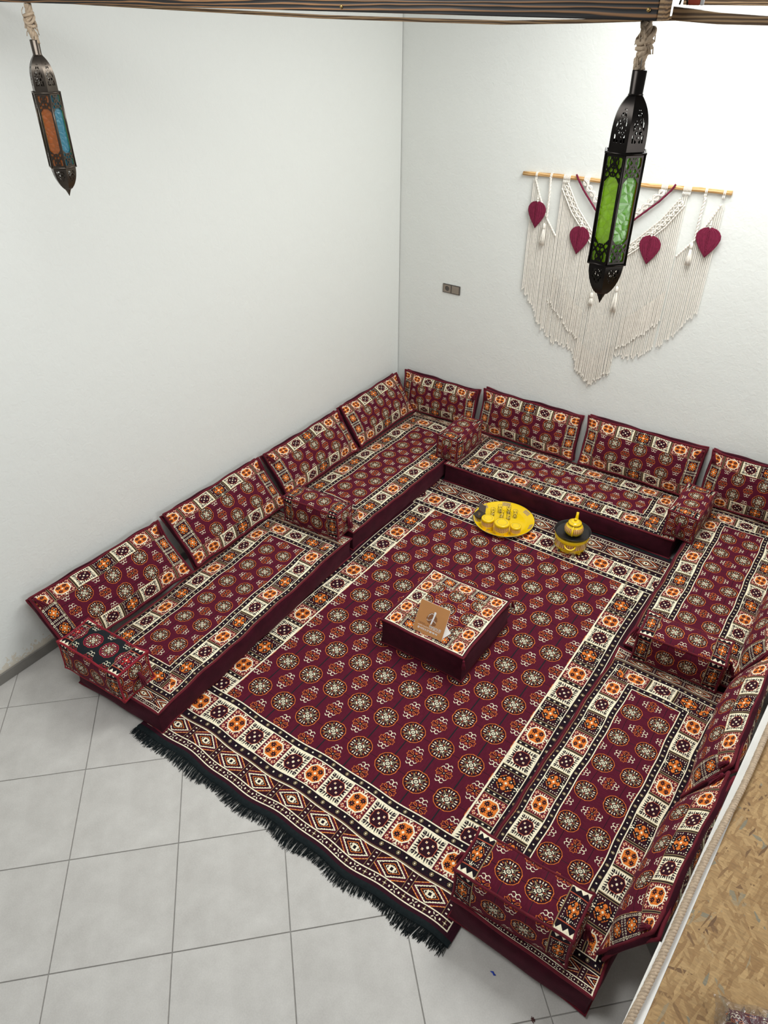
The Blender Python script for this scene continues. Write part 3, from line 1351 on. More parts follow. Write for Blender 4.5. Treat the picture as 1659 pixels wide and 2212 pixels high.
def bolster(name, center, rz, label, seed, L=0.58, W=0.26, H=0.245, black=False, z=0.217, tas=1):
    e = empty(name, (center[0], center[1], z), rz, label, 'arm bolster', 'arm bolsters on the seats')
    dims = (L, W, H)
    d0 = softbox(dims, 0.008, (0.012, 0.010, 0.012), seed, 0.003)
    d = shifted(d0, (0, 0, H / 2))
    sx = 0.58 / L
    for nm, ax, sg, mat in (('top_panel', 'z', 1, M['bolster_black'] if black else M['bolster']), ('bottom_panel', 'z', -1, M['bolster']),
                            ('side_panel', 'y', -1, M['bolster']), ('side_panel', 'y', 1, M['bolster'])):
        v, f, uv = face_grid(d, ax, sg, 30, 14, dims)
        uv = [(a * sx, b) for a, b in uv]
        mesh(nm, v, f, mat, e, uv=uv, smooth=True)
    for sg in (-1, 1):
        panel_obj('end_panel', d, 'x', sg, 14, 14, dims, M['bolster_end'], e)
    pm = M['redpiping'] if black else M['piping']
    for sg in (-1, 1):
        lp = []
        n = 12
        for i in range(n):
            lp.append(d(sg, -1 + 2 * i / n, -1))
        for i in range(n):
            lp.append(d(sg, 1, -1 + 2 * i / n))
        for i in range(n):
            lp.append(d(sg, 1 - 2 * i / n, 1))
        for i in range(n):
            lp.append(d(sg, -1, 1 - 2 * i / n))
        MB().tube(lp, 0.0078, 6, closed=True).build('piping', pm, e, True)
    for (v, w) in ((-1, -1), (1, -1), (1, 1), (-1, 1)):
        MB().tube([d(-1 + 2 * i / 24, v, w) for i in range(25)], 0.0078, 6).build('piping', pm, e, True)
    if tas:
        tassel(e, Vector(d(1, 0.1, 0.45)) + Vector((0.012, 0, 0)), (0.18, 0, -1), 1.3)
        tassel(e, Vector(d(-1, 0.0, 0.45)) + Vector((-0.012, 0, 0)), (-0.18, 0, -1), 1.3)
    return e


# ---- rug
rug = empty('rug', (2.279, 2.301, 0.001), 0, 'large maroon patterned rug with black fringe on the tiled floor', 'rug')
NX, NY = 70, 110
vs, fs, uv = [], [], []
for j in range(NY + 1):
    for i in range(NX + 1):
        a = -1 + 2 * i / NX
        b = -1 + 2 * j / NY
        x, y = a * RUG_W2, b * RUG_L2
        fr = max(0.0, (-b - 0.45) / 0.55)
        ed = abs(a) ** 6
        dy = fr * (0.010 * math.sin(x * 7.1 + 0.8) + 0.006 * math.sin(x * 17 + 2.0))
        dz = 0.0025 + 0.0045 * fr * (1 + math.sin(x * 7.1 + 2.2)) * 0.5 + 0.002 * math.sin(x * 5 + y * 3) ** 2
        dx = 0.008 * ed * math.sin(y * 6)
        vs.append((x + dx, y + dy, 0.010 + dz))
        uv.append((x, y))
for j in range(NY):
    for i in range(NX):
        fs.append((j * (NX + 1) + i, j * (NX + 1) + i + 1, (j + 1) * (NX + 1) + i + 1, (j + 1) * (NX + 1) + i))
mesh('pile', vs, fs, M['rug'], rug, uv=uv, smooth=True)
top = [vs[i] for i in range(NX + 1)]
# backing skirt round the pile so that the rug has thickness
ring = [vs[i] for i in range(NX + 1)] + [vs[j * (NX + 1) + NX] for j in range(1, NY + 1)] + [vs[NY * (NX + 1) + i] for i in range(NX - 1, -1, -1)] + [vs[j * (NX + 1)] for j in range(NY - 1, 0, -1)]
n = len(ring)
bv = ring + [(p[0], p[1], 0.0) for p in ring]
mesh('backing', bv, [(i, n + i, n + (i + 1) % n, (i + 1) % n) for i in range(n)], M['velvet'], rug)
for sg, row in ((-1, 0), (1, NY)):
    m_ = MB()
    P = [vs[row * (NX + 1) + i] for i in range(NX + 1)]
    w = 0.036 if sg < 0 else 0.06
    vv, ff = [], []
    for p in P:
        for (o, z) in ((0.0, 0.0), (0.3, 0.004), (0.7, 0.002), (1.0, -0.006)):
            vv.append((p[0], p[1] + sg * (w * o - 0.004), max(0.004, p[2] + z)))
    for i in range(len(P) - 1):
        for q in range(3):
            f = (i * 4 + q, i * 4 + q + 1, (i + 1) * 4 + q + 1, (i + 1) * 4 + q)
            ff.append(f if sg > 0 else f[::-1])
    mesh('edge_band', vv, ff, M['fringe'], rug, smooth=True)
rnd = random.Random(12)
fr = MB()
x = -RUG_W2 + 0.005
while x < RUG_W2 - 0.004:
    i = int((x + RUG_W2) / (2 * RUG_W2) * NX)
    base = vs[i]
    ln = 0.055 + 0.022 * math.sin(x * 11) * math.sin(x * 4.3 + 1) + rnd.uniform(-0.008, 0.012)
    lean = 0.012 * math.sin(x * 9 + 1.3) + rnd.uniform(-0.008, 0.008)
    y0 = base[1] - 0.034
    for q in range(3):
        ox = rnd.uniform(-0.003, 0.003)
        l2 = ln * rnd.uniform(0.75, 1.08)
        fr.tube([(x + ox, y0 + .006, 0.010), (x + ox + lean * .5 + rnd.uniform(-.003, .003), y0 - l2 * .45, 0.007 + rnd.uniform(0, .005)), (x + ox * 2 + lean + rnd.uniform(-.006, .006), y0 - l2, 0.003)], [.0014, .0017, .0012], 3)
    x += rnd.uniform(0.0045, 0.0075)
fo = fr.build('fringe', M['fringe'], rug)
fo['kind'] = 'stuff'

# ---- seats
seat('floor_seat', (0.802, 1.535), math.radians(93.0), 2.20, 0.82, 'long maroon patterned floor seat under the black-topped bolster by the left wall', 1)
seat('floor_seat', (0.725, 3.84), math.radians(89.4), 2.22, 0.82, 'long maroon patterned floor seat in the far corner along the left wall', 2)
seat('floor_seat', (2.275, 4.548), math.radians(1.5), 2.23, 0.75, 'long maroon patterned floor seat below the macrame hanging, behind the yellow tray', 3)
seat('floor_seat', (3.825, 1.63), math.radians(88.6), 2.22, 0.77, 'nearest long maroon patterned floor seat, next to the rope-edged platform', 4)
seat('floor_seat', (3.86, 3.90), math.radians(90.4), 2.20, 0.77, 'long maroon patterned floor seat in the far right corner, cut by the photo edge', 5)

# ---- back cushions: left wall
for yc, L, bx, tz, sd, lab, ts in ((0.995, 1.12, 0.415, 0.600, 11, 'maroon patterned back cushion at the open end of the left wall, nearest the skirting', (-1, 1)),
                                  (2.16, 1.08, 0.410, 0.618, 12, 'maroon patterned back cushion on the left wall, second from the open end', (1,)),
                                  (3.315, 1.07, 0.345, 0.605, 13, 'maroon patterned back cushion on the left wall, third from the open end', (-1, 1)),
                                  (4.385, 0.98, 0.340, 0.620, 14, 'maroon patterned back cushion on the left wall, next to the room corner', (1,))):
    tx = 0.092
    up = Vector((tx - bx, 0, tz - 0.236))
    cushion('back_cushion', (bx, yc, 0.236), up, (1, 0, 0.4), L, up.length, lab, sd, tassels=ts)
# back wall
for xc, L, tz, sd, lab, ts in ((0.60, 0.90, 0.63, 21, 'maroon patterned back cushion on the back wall, in the left corner', (1,)),
                               (1.648, 1.06, 0.68, 22, 'maroon patterned back cushion on the back wall under the left of the macrame', (-1,)),
                               (2.788, 1.09, 0.715, 23, 'maroon patterned back cushion on the back wall under the right end of the macrame', (1,)),
                               (3.87, 0.97, 0.725, 24, 'maroon patterned back cushion on the back wall, cut by the right photo edge', (-1,))):
    up = Vector((0, 0.08, tz - 0.226))
    cushion('back_cushion', (xc, 4.89, 0.226), up, (0, -1, 0.1), L, up.length, lab, sd, tassels=ts, puff=0.040)
# right side
for yc, L, bx, tx, tz, rot, sd, lab, ts in ((1.21, 1.03, 4.160, 4.330, 0.675, 3.4, 31, 'nearest maroon back cushion leaning beside the rope-edged platform', (-1, 1)),
                                            (2.295, 1.05, 4.200, 4.362, 0.665, 0.6, 32, 'maroon back cushion on the right side, second from the near end', (-1, 1)),
                                            (3.385, 1.05, 4.200, 4.362, 0.665, 0.0, 33, 'maroon back cushion on the right side at the photo edge', (-1,))):
    cr_, sr_ = math.cos(math.radians(rot)), math.sin(math.radians(rot))
    dx = tx - bx
    up = Vector((dx * cr_, -dx * sr_, tz - 0.236))
    cushion('back_cushion', (bx, yc, 0.236), up, (-cr_, sr_, 0.35), L, up.length, lab, sd, tassels=ts, T=0.036, puff=0.085, zp=(4, 1.8))

# ---- bolsters
bolster('arm_bolster', (0.735, 0.505), math.radians(3.2), 'black-topped patterned arm bolster with red piping on the left seat', 41, black=True)
bolster('arm_bolster', (0.80, 2.655), math.radians(4.0), 'maroon patterned arm bolster where the two left seats meet', 42, L=0.56, W=0.23)
bolster('arm_bolster', (1.15, 4.462), math.radians(91.0), 'maroon patterned arm bolster in the far left corner by the back wall seat', 43, L=0.50, W=0.24)
bolster('arm_bolster', (3.415, 4.50), math.radians(89.0), 'maroon patterned arm bolster at the right end of the back wall seat', 44, L=0.52, W=0.25)
bolster('arm_bolster', (3.855, 2.82), math.radians(2.6), 'maroon patterned arm bolster where the two right seats meet', 45, L=0.57)
bolster('arm_bolster', (3.715, 0.685), math.radians(1.8), 'largest-looking maroon arm bolster, at the near end of the right seat', 46, L=0.62, W=0.27)

# ---- pouf
pf = empty('pouf', (2.30, 2.322, 0.021), math.radians(0.3), 'square maroon velvet pouf table with a patterned top on the rug', 'pouf')
dims = (0.69, 0.72, 0.230)
d0 = softbox(dims, 0.008, (0.012, 0.012, 0.006), 51, 0.003)
dpf = shifted(d0, (0, 0, 0.230 / 2 + 0.004))
panel_obj('top_panel', dpf, 'z', 1, 30, 30, dims, M['pouf'], pf)
vs2, fs2 = [], []
for a, sg in (('y', -1), ('y', 1), ('x', 1), ('x', -1), ('z', -1)):
    v, f, _ = face_grid(dpf, a, sg, 24, 8, dims)
    b = len(vs2)
    vs2 += v
    fs2 += [tuple(i + b for i in q) for q in f]
mesh('side_panel', vs2, fs2, M['velvet'], pf, smooth=True)
MB().tube(loop_pts(dpf, 1, 30, 30), 0.0085, 6, closed=True).build('piping', M['piping'], pf, True)
MB().tube(loop_pts(dpf, -1, 30, 30), 0.0075, 6, closed=True).build('piping', M['piping'], pf, True)
for u, v in ((1, -1), (-1, -1), (1, 1)):
    p = Vector(dpf(u, v, 1)) + Vector((u * .008, v * .008, -0.004))
    tassel(pf, p, (u * .12, v * .12, -1), 0.9)


# ---------------------------------------------------------------- macrame hanging
mo = Vector((2.135, 5.03, 2.75))
mac = empty('macrame_hanging', mo, 0, 'cream knotted macrame wall hanging with four maroon leaves on a wooden stick', 'wall hanging')
rnd = random.Random(21)


def W_(x, z, dy=0.0):
    return (x - mo.x, -dy, z - mo.z)


pts = [W_(1.278 + (2.988 - 1.278) * t, 2.724 + 0.049 * t + 0.004 * math.sin(t * 9), 0.0) for t in np.linspace(0, 1, 24)]
MB().tube(pts, [0.0165 + 0.0012 * math.sin(i * 1.7) for i in range(24)], 12).build('dowel', M['dowel'], mac, True)


def stick_z(x):
    return 2.724 + 0.049 * (x - 1.278) / 1.71


BOT = [(1.36, 1.82), (1.382, 1.783), (1.483, 1.659), (1.578, 1.479), (1.755, 1.329), (1.938, 1.318), (2.012, 1.116), (2.154, 1.012), (2.227, 1.061), (2.341, 1.174), (2.349, 1.337), (2.522, 1.369), (2.619, 1.445), (2.74, 1.563), (2.85, 1.70), (2.964, 1.891), (2.99, 1.93)]
BOT2 = [(1.64, 1.72), (1.77, 1.601), (1.93, 1.452), (1.985, 1.42), (2.0, 1.14), (2.165, 1.02), (2.33, 1.19), (2.345, 1.42), (2.416, 1.46), (2.561, 1.603), (2.678, 1.734), (2.70, 1.76)]
BAND = [(1.672, 2.715), (1.70, 2.70), (1.815, 2.52), (1.985, 2.335), (2.165, 2.17)]
BANDO = [(1.385, 2.69), (1.405, 2.69), (1.46, 2.56), (1.55, 2.39), (1.65, 2.26)]


def itp(P, x):
    return float(np.interp(x, [p[0] for p in P], [p[1] for p in P]))


def top2(x):
    xm = x if x < 2.165 else 4.33 - x
    return itp(BAND, xm)


def topo(x):
    xm = x if x < 2.165 else 4.34 - x
    return itp(BANDO, xm)


def cord(mb, x, z0, z1, dy, r=0.0043):
    n = 6
    ph = rnd.uniform(0, 6.28)
    am = rnd.uniform(0.0005, 0.0035)
    P = []
    for i in range(n):
        t = i / (n - 1)
        P.append(W_(x + am * math.sin(ph + t * 4) * t, z0 + (z1 - z0) * t, dy + 0.002 * math.sin(ph + 2 * t)))
    mb.tube(P, [r] * n, 5, cap=False)
    e = P[-1]
    mb.tube([e, (e[0], e[1], e[2] - 0.012), (e[0] + rnd.uniform(-.004, .004), e[1], e[2] - 0.022)], [r * 1.1, r * 1.35, r * 1.5], 4, cap=False)


# outer fans
for s in (0, 1):
    mb = MB()
    for k in range(19):
        x = 1.385 + k * 0.0145
        x = x if s == 0 else 4.34 - x
        cord(mb, x, topo(x), itp(BOT, x) + rnd.uniform(-.025, .025), rnd.uniform(0.0, 0.006))
    mb.build('cord_fringe', M['cotton'], mac, True)['kind'] = 'stuff'
# middle: back and front layers
mb, mf = MB(), MB()
x = 1.652
while x < 2.68:
    cord(mf, x, top2(x), itp(BOT2, x) + rnd.uniform(-.02, .02), rnd.uniform(0.005, 0.010))
    x += rnd.uniform(0.0125, 0.0150)
x = 1.66
while x < 2.67:
    cord(mb, x, min(top2(x), itp(BOT2, x) + 0.25), itp(BOT, x) + rnd.uniform(-.025, .025), rnd.uniform(-0.006, -0.002))
    x += rnd.uniform(0.0125, 0.0155)
mf.build('cord_fringe', M['cotton'], mac, True)['kind'] = 'stuff'
mb.build('cord_fringe', M['cotton'], mac, True)['kind'] = 'stuff'


def knots(path, r, n, dy, amp=0.0):
    """knotted cord band along a polyline"""
    P = np.array(path, float)
    d = np.r_[0, np.cumsum(np.hypot(*np.diff(P, axis=0).T))]
    out, rs = [], []
    for i in range(n * 4 + 1):
        s = d[-1] * i / (n * 4)
        xx = np.interp(s, d, P[:, 0])
        zz = np.interp(s, d, P[:, 1])
        tx = np.interp(s + .01, d, P[:, 0]) - np.interp(s - .01, d, P[:, 0])
        tz = np.interp(s + .01, d, P[:, 1]) - np.interp(s - .01, d, P[:, 1])
        l = math.hypot(tx, tz) + 1e-9
        o = amp * math.sin(i * PI / 4)
        out.append(W_(xx - tz / l * o, zz + tx / l * o, dy))
        rs.append(r * (0.72 + 0.42 * abs(math.sin(i * PI / 4))))
    return out, rs


for s in (0, 1):
    f = (lambda P, s=s, c=4.33: [((c - x) if s else x, z) for x, z in P])
    q = MB()
    q.tube(*knots(f(BANDO[1:], c=4.34), 0.0085, 22, 0.012), 6)
    q.build('knotted_band', M['cotton'], mac, True)
    q = MB()
    for off in (0.0, 0.045, 0.085):
        PP = [(x - off * 0.55, z - off * 0.55) for x, z in BAND[1:]]
        q.tube(*knots(f(PP), 0.0062, 30, 0.020), 6)
    for sg in (1, -1):
        PP = [(x - 0.022, z - 0.022) for x, z in BAND[1:]]
        a_, r_ = knots(f(PP), 0.0052, 15, 0.018 + 0.004 * sg, 0.020)
        if sg < 0:
            a_, r_ = knots(f(PP), 0.0052, 15, 0.018, -0.020)
        q.tube(a_, r_, 5)
    q.build('knotted_band', M['cotton'], mac, True)
    q = MB()
    BR = [(1.835, 2.735), (1.975, 2.585), (2.165, 2.40)]
    for sg in (1, -1):
        for ph in (0.024, 0.012):
            a_, r_ = knots(f(BR), 0.0062, 9, 0.016 + 0.003 * sg, ph * sg)
            q.tube(a_, r_, 5)
    q.build('braided_band', M['cotton'], mac, True)
    # twisted spiral cord
    sp = [Vector(W_(*( (4.345 - x) if s else x, z), 0.014)) for x, z in ((1.539, 2.725), (1.545, 2.60), (1.547, 2.40))] if False else [Vector(W_((4.35 - x) if s else x, z, 0.014)) for x, z in ((1.539, 2.725), (1.545, 2.60), (1.547, 2.40))]
    rope_mesh(sp, 0.011, 2, 0.06, 0.0065, 6).build('twisted_cord', M['cotton'], mac, True)
    # hitches over the dowel
    q = MB()
    for (xh, n) in ((1.402, 2), (1.535, 2), (1.655, 6), (1.835, 5)):
        for k in range(n):
            xk = xh + k * 0.0105
            xk = (4.345 - xk) if s else xk
            zc = stick_z(xk)
            q.tube([W_(xk + 0.003 * math.sin(a), zc + 0.0195 * math.cos(a), 0.0195 * math.sin(a)) for a in np.linspace(0, 2 * PI, 13)[:-1]], 0.0042, 5, closed=True)
            q.tube([W_(xk, zc - 0.018, 0.012), W_(xk, zc - 0.045, 0.014)], 0.004, 5)
    q.build('hitch_knots', M['cotton'], mac, True)

sw = []
for x, z in [(1.768, 2.772), (1.79, 2.735), (1.848, 2.66), (1.97, 2.529), (2.06, 2.455), (2.165, 2.42), (2.27, 2.455), (2.321, 2.507), (2.475, 2.654), (2.55, 2.745), (2.575, 2.79)]:
    sw.append(Vector(W_(x, z, 0.028)))
rope_mesh(sw, 0.0085, 3, 0.035, 0.0052, 5).build('maroon_cord', M['leaf'], mac, True)
# white tassels
for x, z0, z1 in ((1.537, 2.355, 2.167), (2.795, 2.39, 2.215), (2.06, 1.85, 1.735), (2.271, 1.945, 1.72)):
    q = MB()
    q.lathe([(0.004, 0), (0.012, -0.01), (0.013, -0.035), (0.009, -0.05)], 10)
    for k in range(30):
        a = rnd.uniform(0, 6.28)
        r1 = rnd.uniform(0.004, 0.022)
        q.tube([(0.007 * math.cos(a), 0.007 * math.sin(a), -0.045), (r1 * math.cos(a), r1 * math.sin(a) * .7, -(z0 - z1) * .75), (r1 * 1.1 * math.cos(a), r1 * .7 * math.sin(a), -(z0 - z1))], 0.0022, 4)
    o = q.build('tassel', M['cotton'], mac, True)
    o.location = W_(x, z0, 0.026)
# leaves
for x, zt, zb, w, tilt in ((1.455, 2.516, 2.305, 0.168, 0.0), (1.872, 2.368, 2.148, 0.178, 0.03), (2.474, 2.386, 2.168, 0.175, 0.0), (2.902, 2.512, 2.295, 0.188, -0.04)):
    h = zt - zb
    N1, N2 = 16, 20
    vs_, fs_ = [], []
    prof = [(0.0, 0.10), (0.04, 0.50), (0.12, 0.80), (0.25, 0.98), (0.38, 1.0), (0.55, 0.84), (0.72, 0.58), (0.88, 0.26), (1.0, 0.02)]
    for j in range(N2 + 1):
        t = j / N2
        hw = itp(prof, t) * w / 2
        for i in range(N1 + 1):
            u = -1 + 2 * i / N1
            zz = -t * h - abs(u) * 0.0 + 0.012 * (abs(u) ** 1.5) * (1 - t)
            vs_.append((u * hw, -0.010 * (1 - abs(u)) - 0.0025 * (i % 2), zz))
    for j in range(N2):
        for i in range(N1):
            a = j * (N1 + 1) + i
            fs_.append((a, a + N1 + 1, a + N1 + 2, a + 1))
    lf = mesh('leaf', vs_, fs_, M['leaf'], mac, smooth=False)
    lf.location = W_(x, zt, 0.030)
    lf.rotation_euler = (0, tilt, 0)
    sm = lf.modifiers.new('solid', 'SOLIDIFY')
    sm.thickness = 0.004
    q = MB()
    q.tube([(0.0025 * math.sin(i * 2.1), -0.014, -h * 0.78 * i / 22) for i in range(23)], [0.0036 + 0.0012 * (i % 2) for i in range(23)], 6)
    q.build('spine', M['leaf'], lf, True)
    q = MB()
    for k in range(2):
        q.lathe([(0.002, 0.018), (0.008, 0.014), (0.009, 0.009), (0.008, 0.004), (0.002, 0.0)], 10, (0, -0.006, 0.004 + k * 0.018))
    q.tube([(0, -0.006, 0.0), (0, -0.004, 0.06)], 0.003, 5)
    q.build('bead', M['cotton'], lf, True)

# ---------------------------------------------------------------- wall socket
so = empty('wall_socket', (0.6255, ROOM_Y - 0.0005, 1.588), 0, 'dark bronze double wall socket plate on the white back wall', 'socket')
bevel(MB().box((0, -0.005, 0), (0.196, 0.010, 0.088)).build('frame', M['outlet_frame'], so), 0.003)
bevel(MB().box((0.047, -0.0115, 0), (0.082, 0.006, 0.072)).build('switch_plate', M['outlet'], so), 0.003)
sk = MB()
n = 28
outer = []
for k in range(n):
    a = 2 * PI * k / n + PI / n
    c_, s_2 = math.cos(a), math.sin(a)
    m0 = 1 / max(abs(c_), abs(s_2))
    outer.append((-0.047 + 0.042 * m0 * c_, -0.014, 0.036 * m0 * s_2))
rings = [outer]
for r, y in ((0.026, -0.014), (0.025, -0.0125), (0.0235, -0.006)):
    rings.append([(-0.047 + r * math.cos(2 * PI * k / n + PI / n), y, r * math.sin(2 * PI * k / n + PI / n)) for k in range(n)])
vv = [p for r in rings for p in r]
ff = []
for i in range(len(rings) - 1):
    for k in range(n):
        k2 = (k + 1) % n
        ff.append((i * n + k, i * n + k2, (i + 1) * n + k2, (i + 1) * n + k))
ff.append(tuple((len(rings) - 1) * n + k for k in range(n)))
bt = [(p[0], -0.009, p[2]) for p in outer]
vv += bt
b0 = len(rings) * n
for k in range(n):
    ff.append((b0 + k, b0 + (k + 1) % n, (k + 1) % n, k))
mesh('socket_plate', vv, ff, M['outlet'], so)
MB().tube([(-0.047, -0.006, 0.013), (-0.047, -0.016, 0.013)], 0.0035, 8).build('earth_pin', M['wire'], so, True)
q = MB()
for s in (-1, 1):
    q.tube([(-0.047 + s * .0095, -0.0055, -0.002), (-0.047 + s * .0095, -0.0075, -0.002)], 0.003, 8)
q.build('contact_holes', M['cable'], so)

# ---------------------------------------------------------------- roof timbers
bm_ = empty('timber_beam', (0.0, 0.87, 3.95), 0, 'dark burnt-grain timber beam across the top, carrying the two lanterns', 'beam')
v = []
for x, zb in ((0.003, 0.012), (3.558, -0.006)):
    for y in (-0.032, 0.032):
        v += [(x, y, zb), (x, y, zb + 0.15)]
o = mesh('beam_body', v, [(0, 2, 3, 1), (4, 5, 7, 6), (0, 1, 5, 4), (2, 6, 7, 3), (0, 4, 6, 2), (1, 3, 7, 5)], M['burnt'], bm_)
bevel(o, 0.003, 2)
MB().box((3.563, 0, 0.069), (0.010, 0.062, 0.148)).build('end_cap', M['brownwood'], bm_)
for x, z in ((2.61, 0.012), (3.535, 0.016), (3.50, 0.046)):
    MB().tube([(x, -0.030, z), (x, -0.0345, z)], 0.005, 10).build('screw', M['screw'], bm_, True)
b2 = empty('timber_board', (3.57, 0.93, 3.95), 0, 'light brown scorched board running right from the end of the dark beam', 'board')
v = []
for x, zb, zt in ((0.0, -0.006, 0.022), (0.11, -0.012, 0.011), (0.35, -0.012, 0.000), (1.0, -0.012, -0.002)):
    for y in (-0.02, 0.02):
        v += [(x, y, zb), (x, y, zt)]
f = [(0, 1, 3, 2)]
for i in range(3):
    a, b = i * 4, i * 4 + 4
    f += [(a, b, b + 1, a + 1), (a + 2, a + 3, b + 3, b + 2), (a, a + 2, b + 2, b), (a + 1, b + 1, b + 3, a + 3)]
f.append((12, 14, 15, 13))
mesh('board_body', v, f, M['brownwood'], b2)
plk = empty('timber_lath', (0.0, 1.25, 3.9), 0, 'thin bowed pale lath behind the dark beam', 'lath')
PK = [(0.003, 0.066), (0.822, 0.045), (1.426, 0.032), (2.208, 0.017), (2.609, 0.015), (2.942, 0.014), (3.19, 0.022), (3.373, 0.030), (3.6, 0.040)]
v, f = [], []
for x, z in PK:
    for y in (-0.015, 0.015):
        v += [(x, y, z), (x, y, z + 0.011)]
for i in range(len(PK) - 1):
    a, b = i * 4, i * 4 + 4
    f += [(a, b, b + 1, a + 1), (a + 2, a + 3, b + 3, b + 2), (a, a + 2, b + 2, b), (a + 1, b + 1, b + 3, a + 3)]
f += [(0, 1, 3, 2), (len(v) - 4, len(v) - 2, len(v) - 1, len(v) - 3)]
mesh('lath_body', v, f, M['brownwood'], plk)
b3 = empty('timber_rafter', (2.9, 2.4, 3.955), 0, 'grey-brown rafter in the top right corner beyond the scorched board', 'beam')
bevel(MB().box((0.9, 0, 0.045), (1.3, 0.05, 0.085)).build('rafter_body', M['brownwood'], b3), 0.003)
bx = empty('adapter_box', (3.61, 0.936, 3.9735), 0.2, 'small orange plastic box lying on the scorched board', 'box')
bevel(MB().box((0, 0, 0.014), (0.028, 0.022, 0.026)).build('box_body', M['redbox'], bx), 0.003)
bevel(MB().box((0.018, 0, 0.012), (0.008, 0.024, 0.022)).build('box_cover', M['cardwhite'], bx), 0.002)
cb_ = MB().tube([(3.577, 0.93, 3.976), (3.582, 0.925, 3.992), (3.592, 0.925, 3.992), (3.597, 0.928, 3.975)], 0.0022, 6).build('black_cable', M['cable'], None, True)
tag(cb_, 'short black cable loop beside the orange box', 'cable')


# ---------------------------------------------------------------- lanterns
def glassmat(name, rgb):
    m = bpy.data.materials.new(name)
    m.use_nodes = True
    S.g = m.node_tree
    g = S.g
    for n_ in list(g.nodes):
        if n_.type == 'BSDF_PRINCIPLED':
            g.nodes.remove(n_)
    out = g.nodes['Material Output']
    tr = node('ShaderNodeBsdfTransparent')
    tr.inputs[0].default_value = lin(rgb)
    tl = node('ShaderNodeBsdfTranslucent')
    tl.inputs[0].default_value = lin(rgb)
    gl = node('ShaderNodeBsdfGlossy')
    gl.inputs['Roughness'].default_value = 0.3
    tc = node('ShaderNodeTexCoord')
    vo = node('ShaderNodeTexVoronoi')
    vo.feature = 'DISTANCE_TO_EDGE'
    vo.inputs['Scale'].default_value = 44
    g.links.new(tc.outputs['Object'], vo.inputs['Vector'])
    bp = node('ShaderNodeBump')
    bp.inputs['Strength'].default_value = 0.9
    bp.inputs['Distance'].default_value = 0.004
    g.links.new(vo.outputs['Distance'], bp.inputs['Height'])
    g.links.new(bp.outputs[0], gl.inputs['Normal'])
    g.links.new(bp.outputs[0], tl.inputs['Normal'])
    df = node('ShaderNodeBsdfDiffuse')
    df.inputs[0].default_value = lin(rgb)
    g.links.new(bp.outputs[0], df.inputs['Normal'])
    dk = node('ShaderNodeMix')
    dk.data_type = 'RGBA'
    dk.inputs[6].default_value = tuple(c * 0.62 for c in lin(rgb)[:3]) + (1,)  # tint darkened along relief lines, standing in for the shading of embossed glass
    dk.inputs[7].default_value = lin(rgb)
    kk = mn(S(vo.outputs['Distance']) * 9.0, 1.0)
    g.links.new(kk.s, dk.inputs[0])
    g.links.new(dk.outputs[2], tr.inputs[0])
    a = node('ShaderNodeMixShader')
    a.inputs[0].default_value = 0.35
    g.links.new(tr.outputs[0], a.inputs[1])
    g.links.new(tl.outputs[0], a.inputs[2])
    a2 = node('ShaderNodeMixShader')
    a2.inputs[0].default_value = 0.14
    g.links.new(a.outputs[0], a2.inputs[1])
    g.links.new(df.outputs[0], a2.inputs[2])
    b = node('ShaderNodeMixShader')
    b.inputs[0].default_value = 0.10
    g.links.new(a2.outputs[0], b.inputs[1])
    g.links.new(gl.outputs[0], b.inputs[2])
    g.links.new(b.outputs[0], out.inputs['Surface'])
    return m


GL = {'green': glassmat('green_glass', (206, 240, 40)), 'lime': glassmat('lime_glass', (176, 234, 52)), 'blue': glassmat('blue_glass', (96, 200, 235)),
      'amber': glassmat('amber_glass', (240, 160, 80)), 'yellow': glassmat('yellow_glass', (255, 226, 90)), 'clear': glassmat('pale_glass', (236, 246, 214))}


def hexpt(r, k, z):
    a = k * PI / 3
    return Vector((r * math.cos(a), r * math.sin(a), z))


def sheet(mb, rad, z0, z1, nu, nv, hole):
    """six folded metal faces with pierced openings; rad(t) = corner radius"""
    for k in range(6):
        base = len(mb.v)
        for j in range(nv + 1):
            t = j / nv
            z = z0 + (z1 - z0) * t
            a, b = hexpt(rad(t), k, z), hexpt(rad(t), k + 1, z)
            for i in range(nu + 1):
                mb.v.append(tuple(a.lerp(b, i / nu)))
        for j in range(nv):
            for i in range(nu):
                u = -1 + 2 * (i + .5) / nu
                t = (j + .5) / nv
                if hole(u, t):
                    continue
                p = base + j * (nu + 1) + i
                mb.f.append((p, p + nu + 1, p + nu + 2, p + 1))


def fret(u, t, asp):
    """True where the pierced lattice is open"""
    s = t * asp
    l1 = abs(((u * 0.9 + s) % 1.0) - .5)
    l2 = abs(((u * 0.9 - s) % 1.0) - .5)
    c = abs(math.hypot(u / 0.55, ((s * 2) % 2.0 - 1.0)) - 0.75)
    return l1 > 0.10 and l2 > 0.10 and c > 0.10 and abs(u) > 0.06


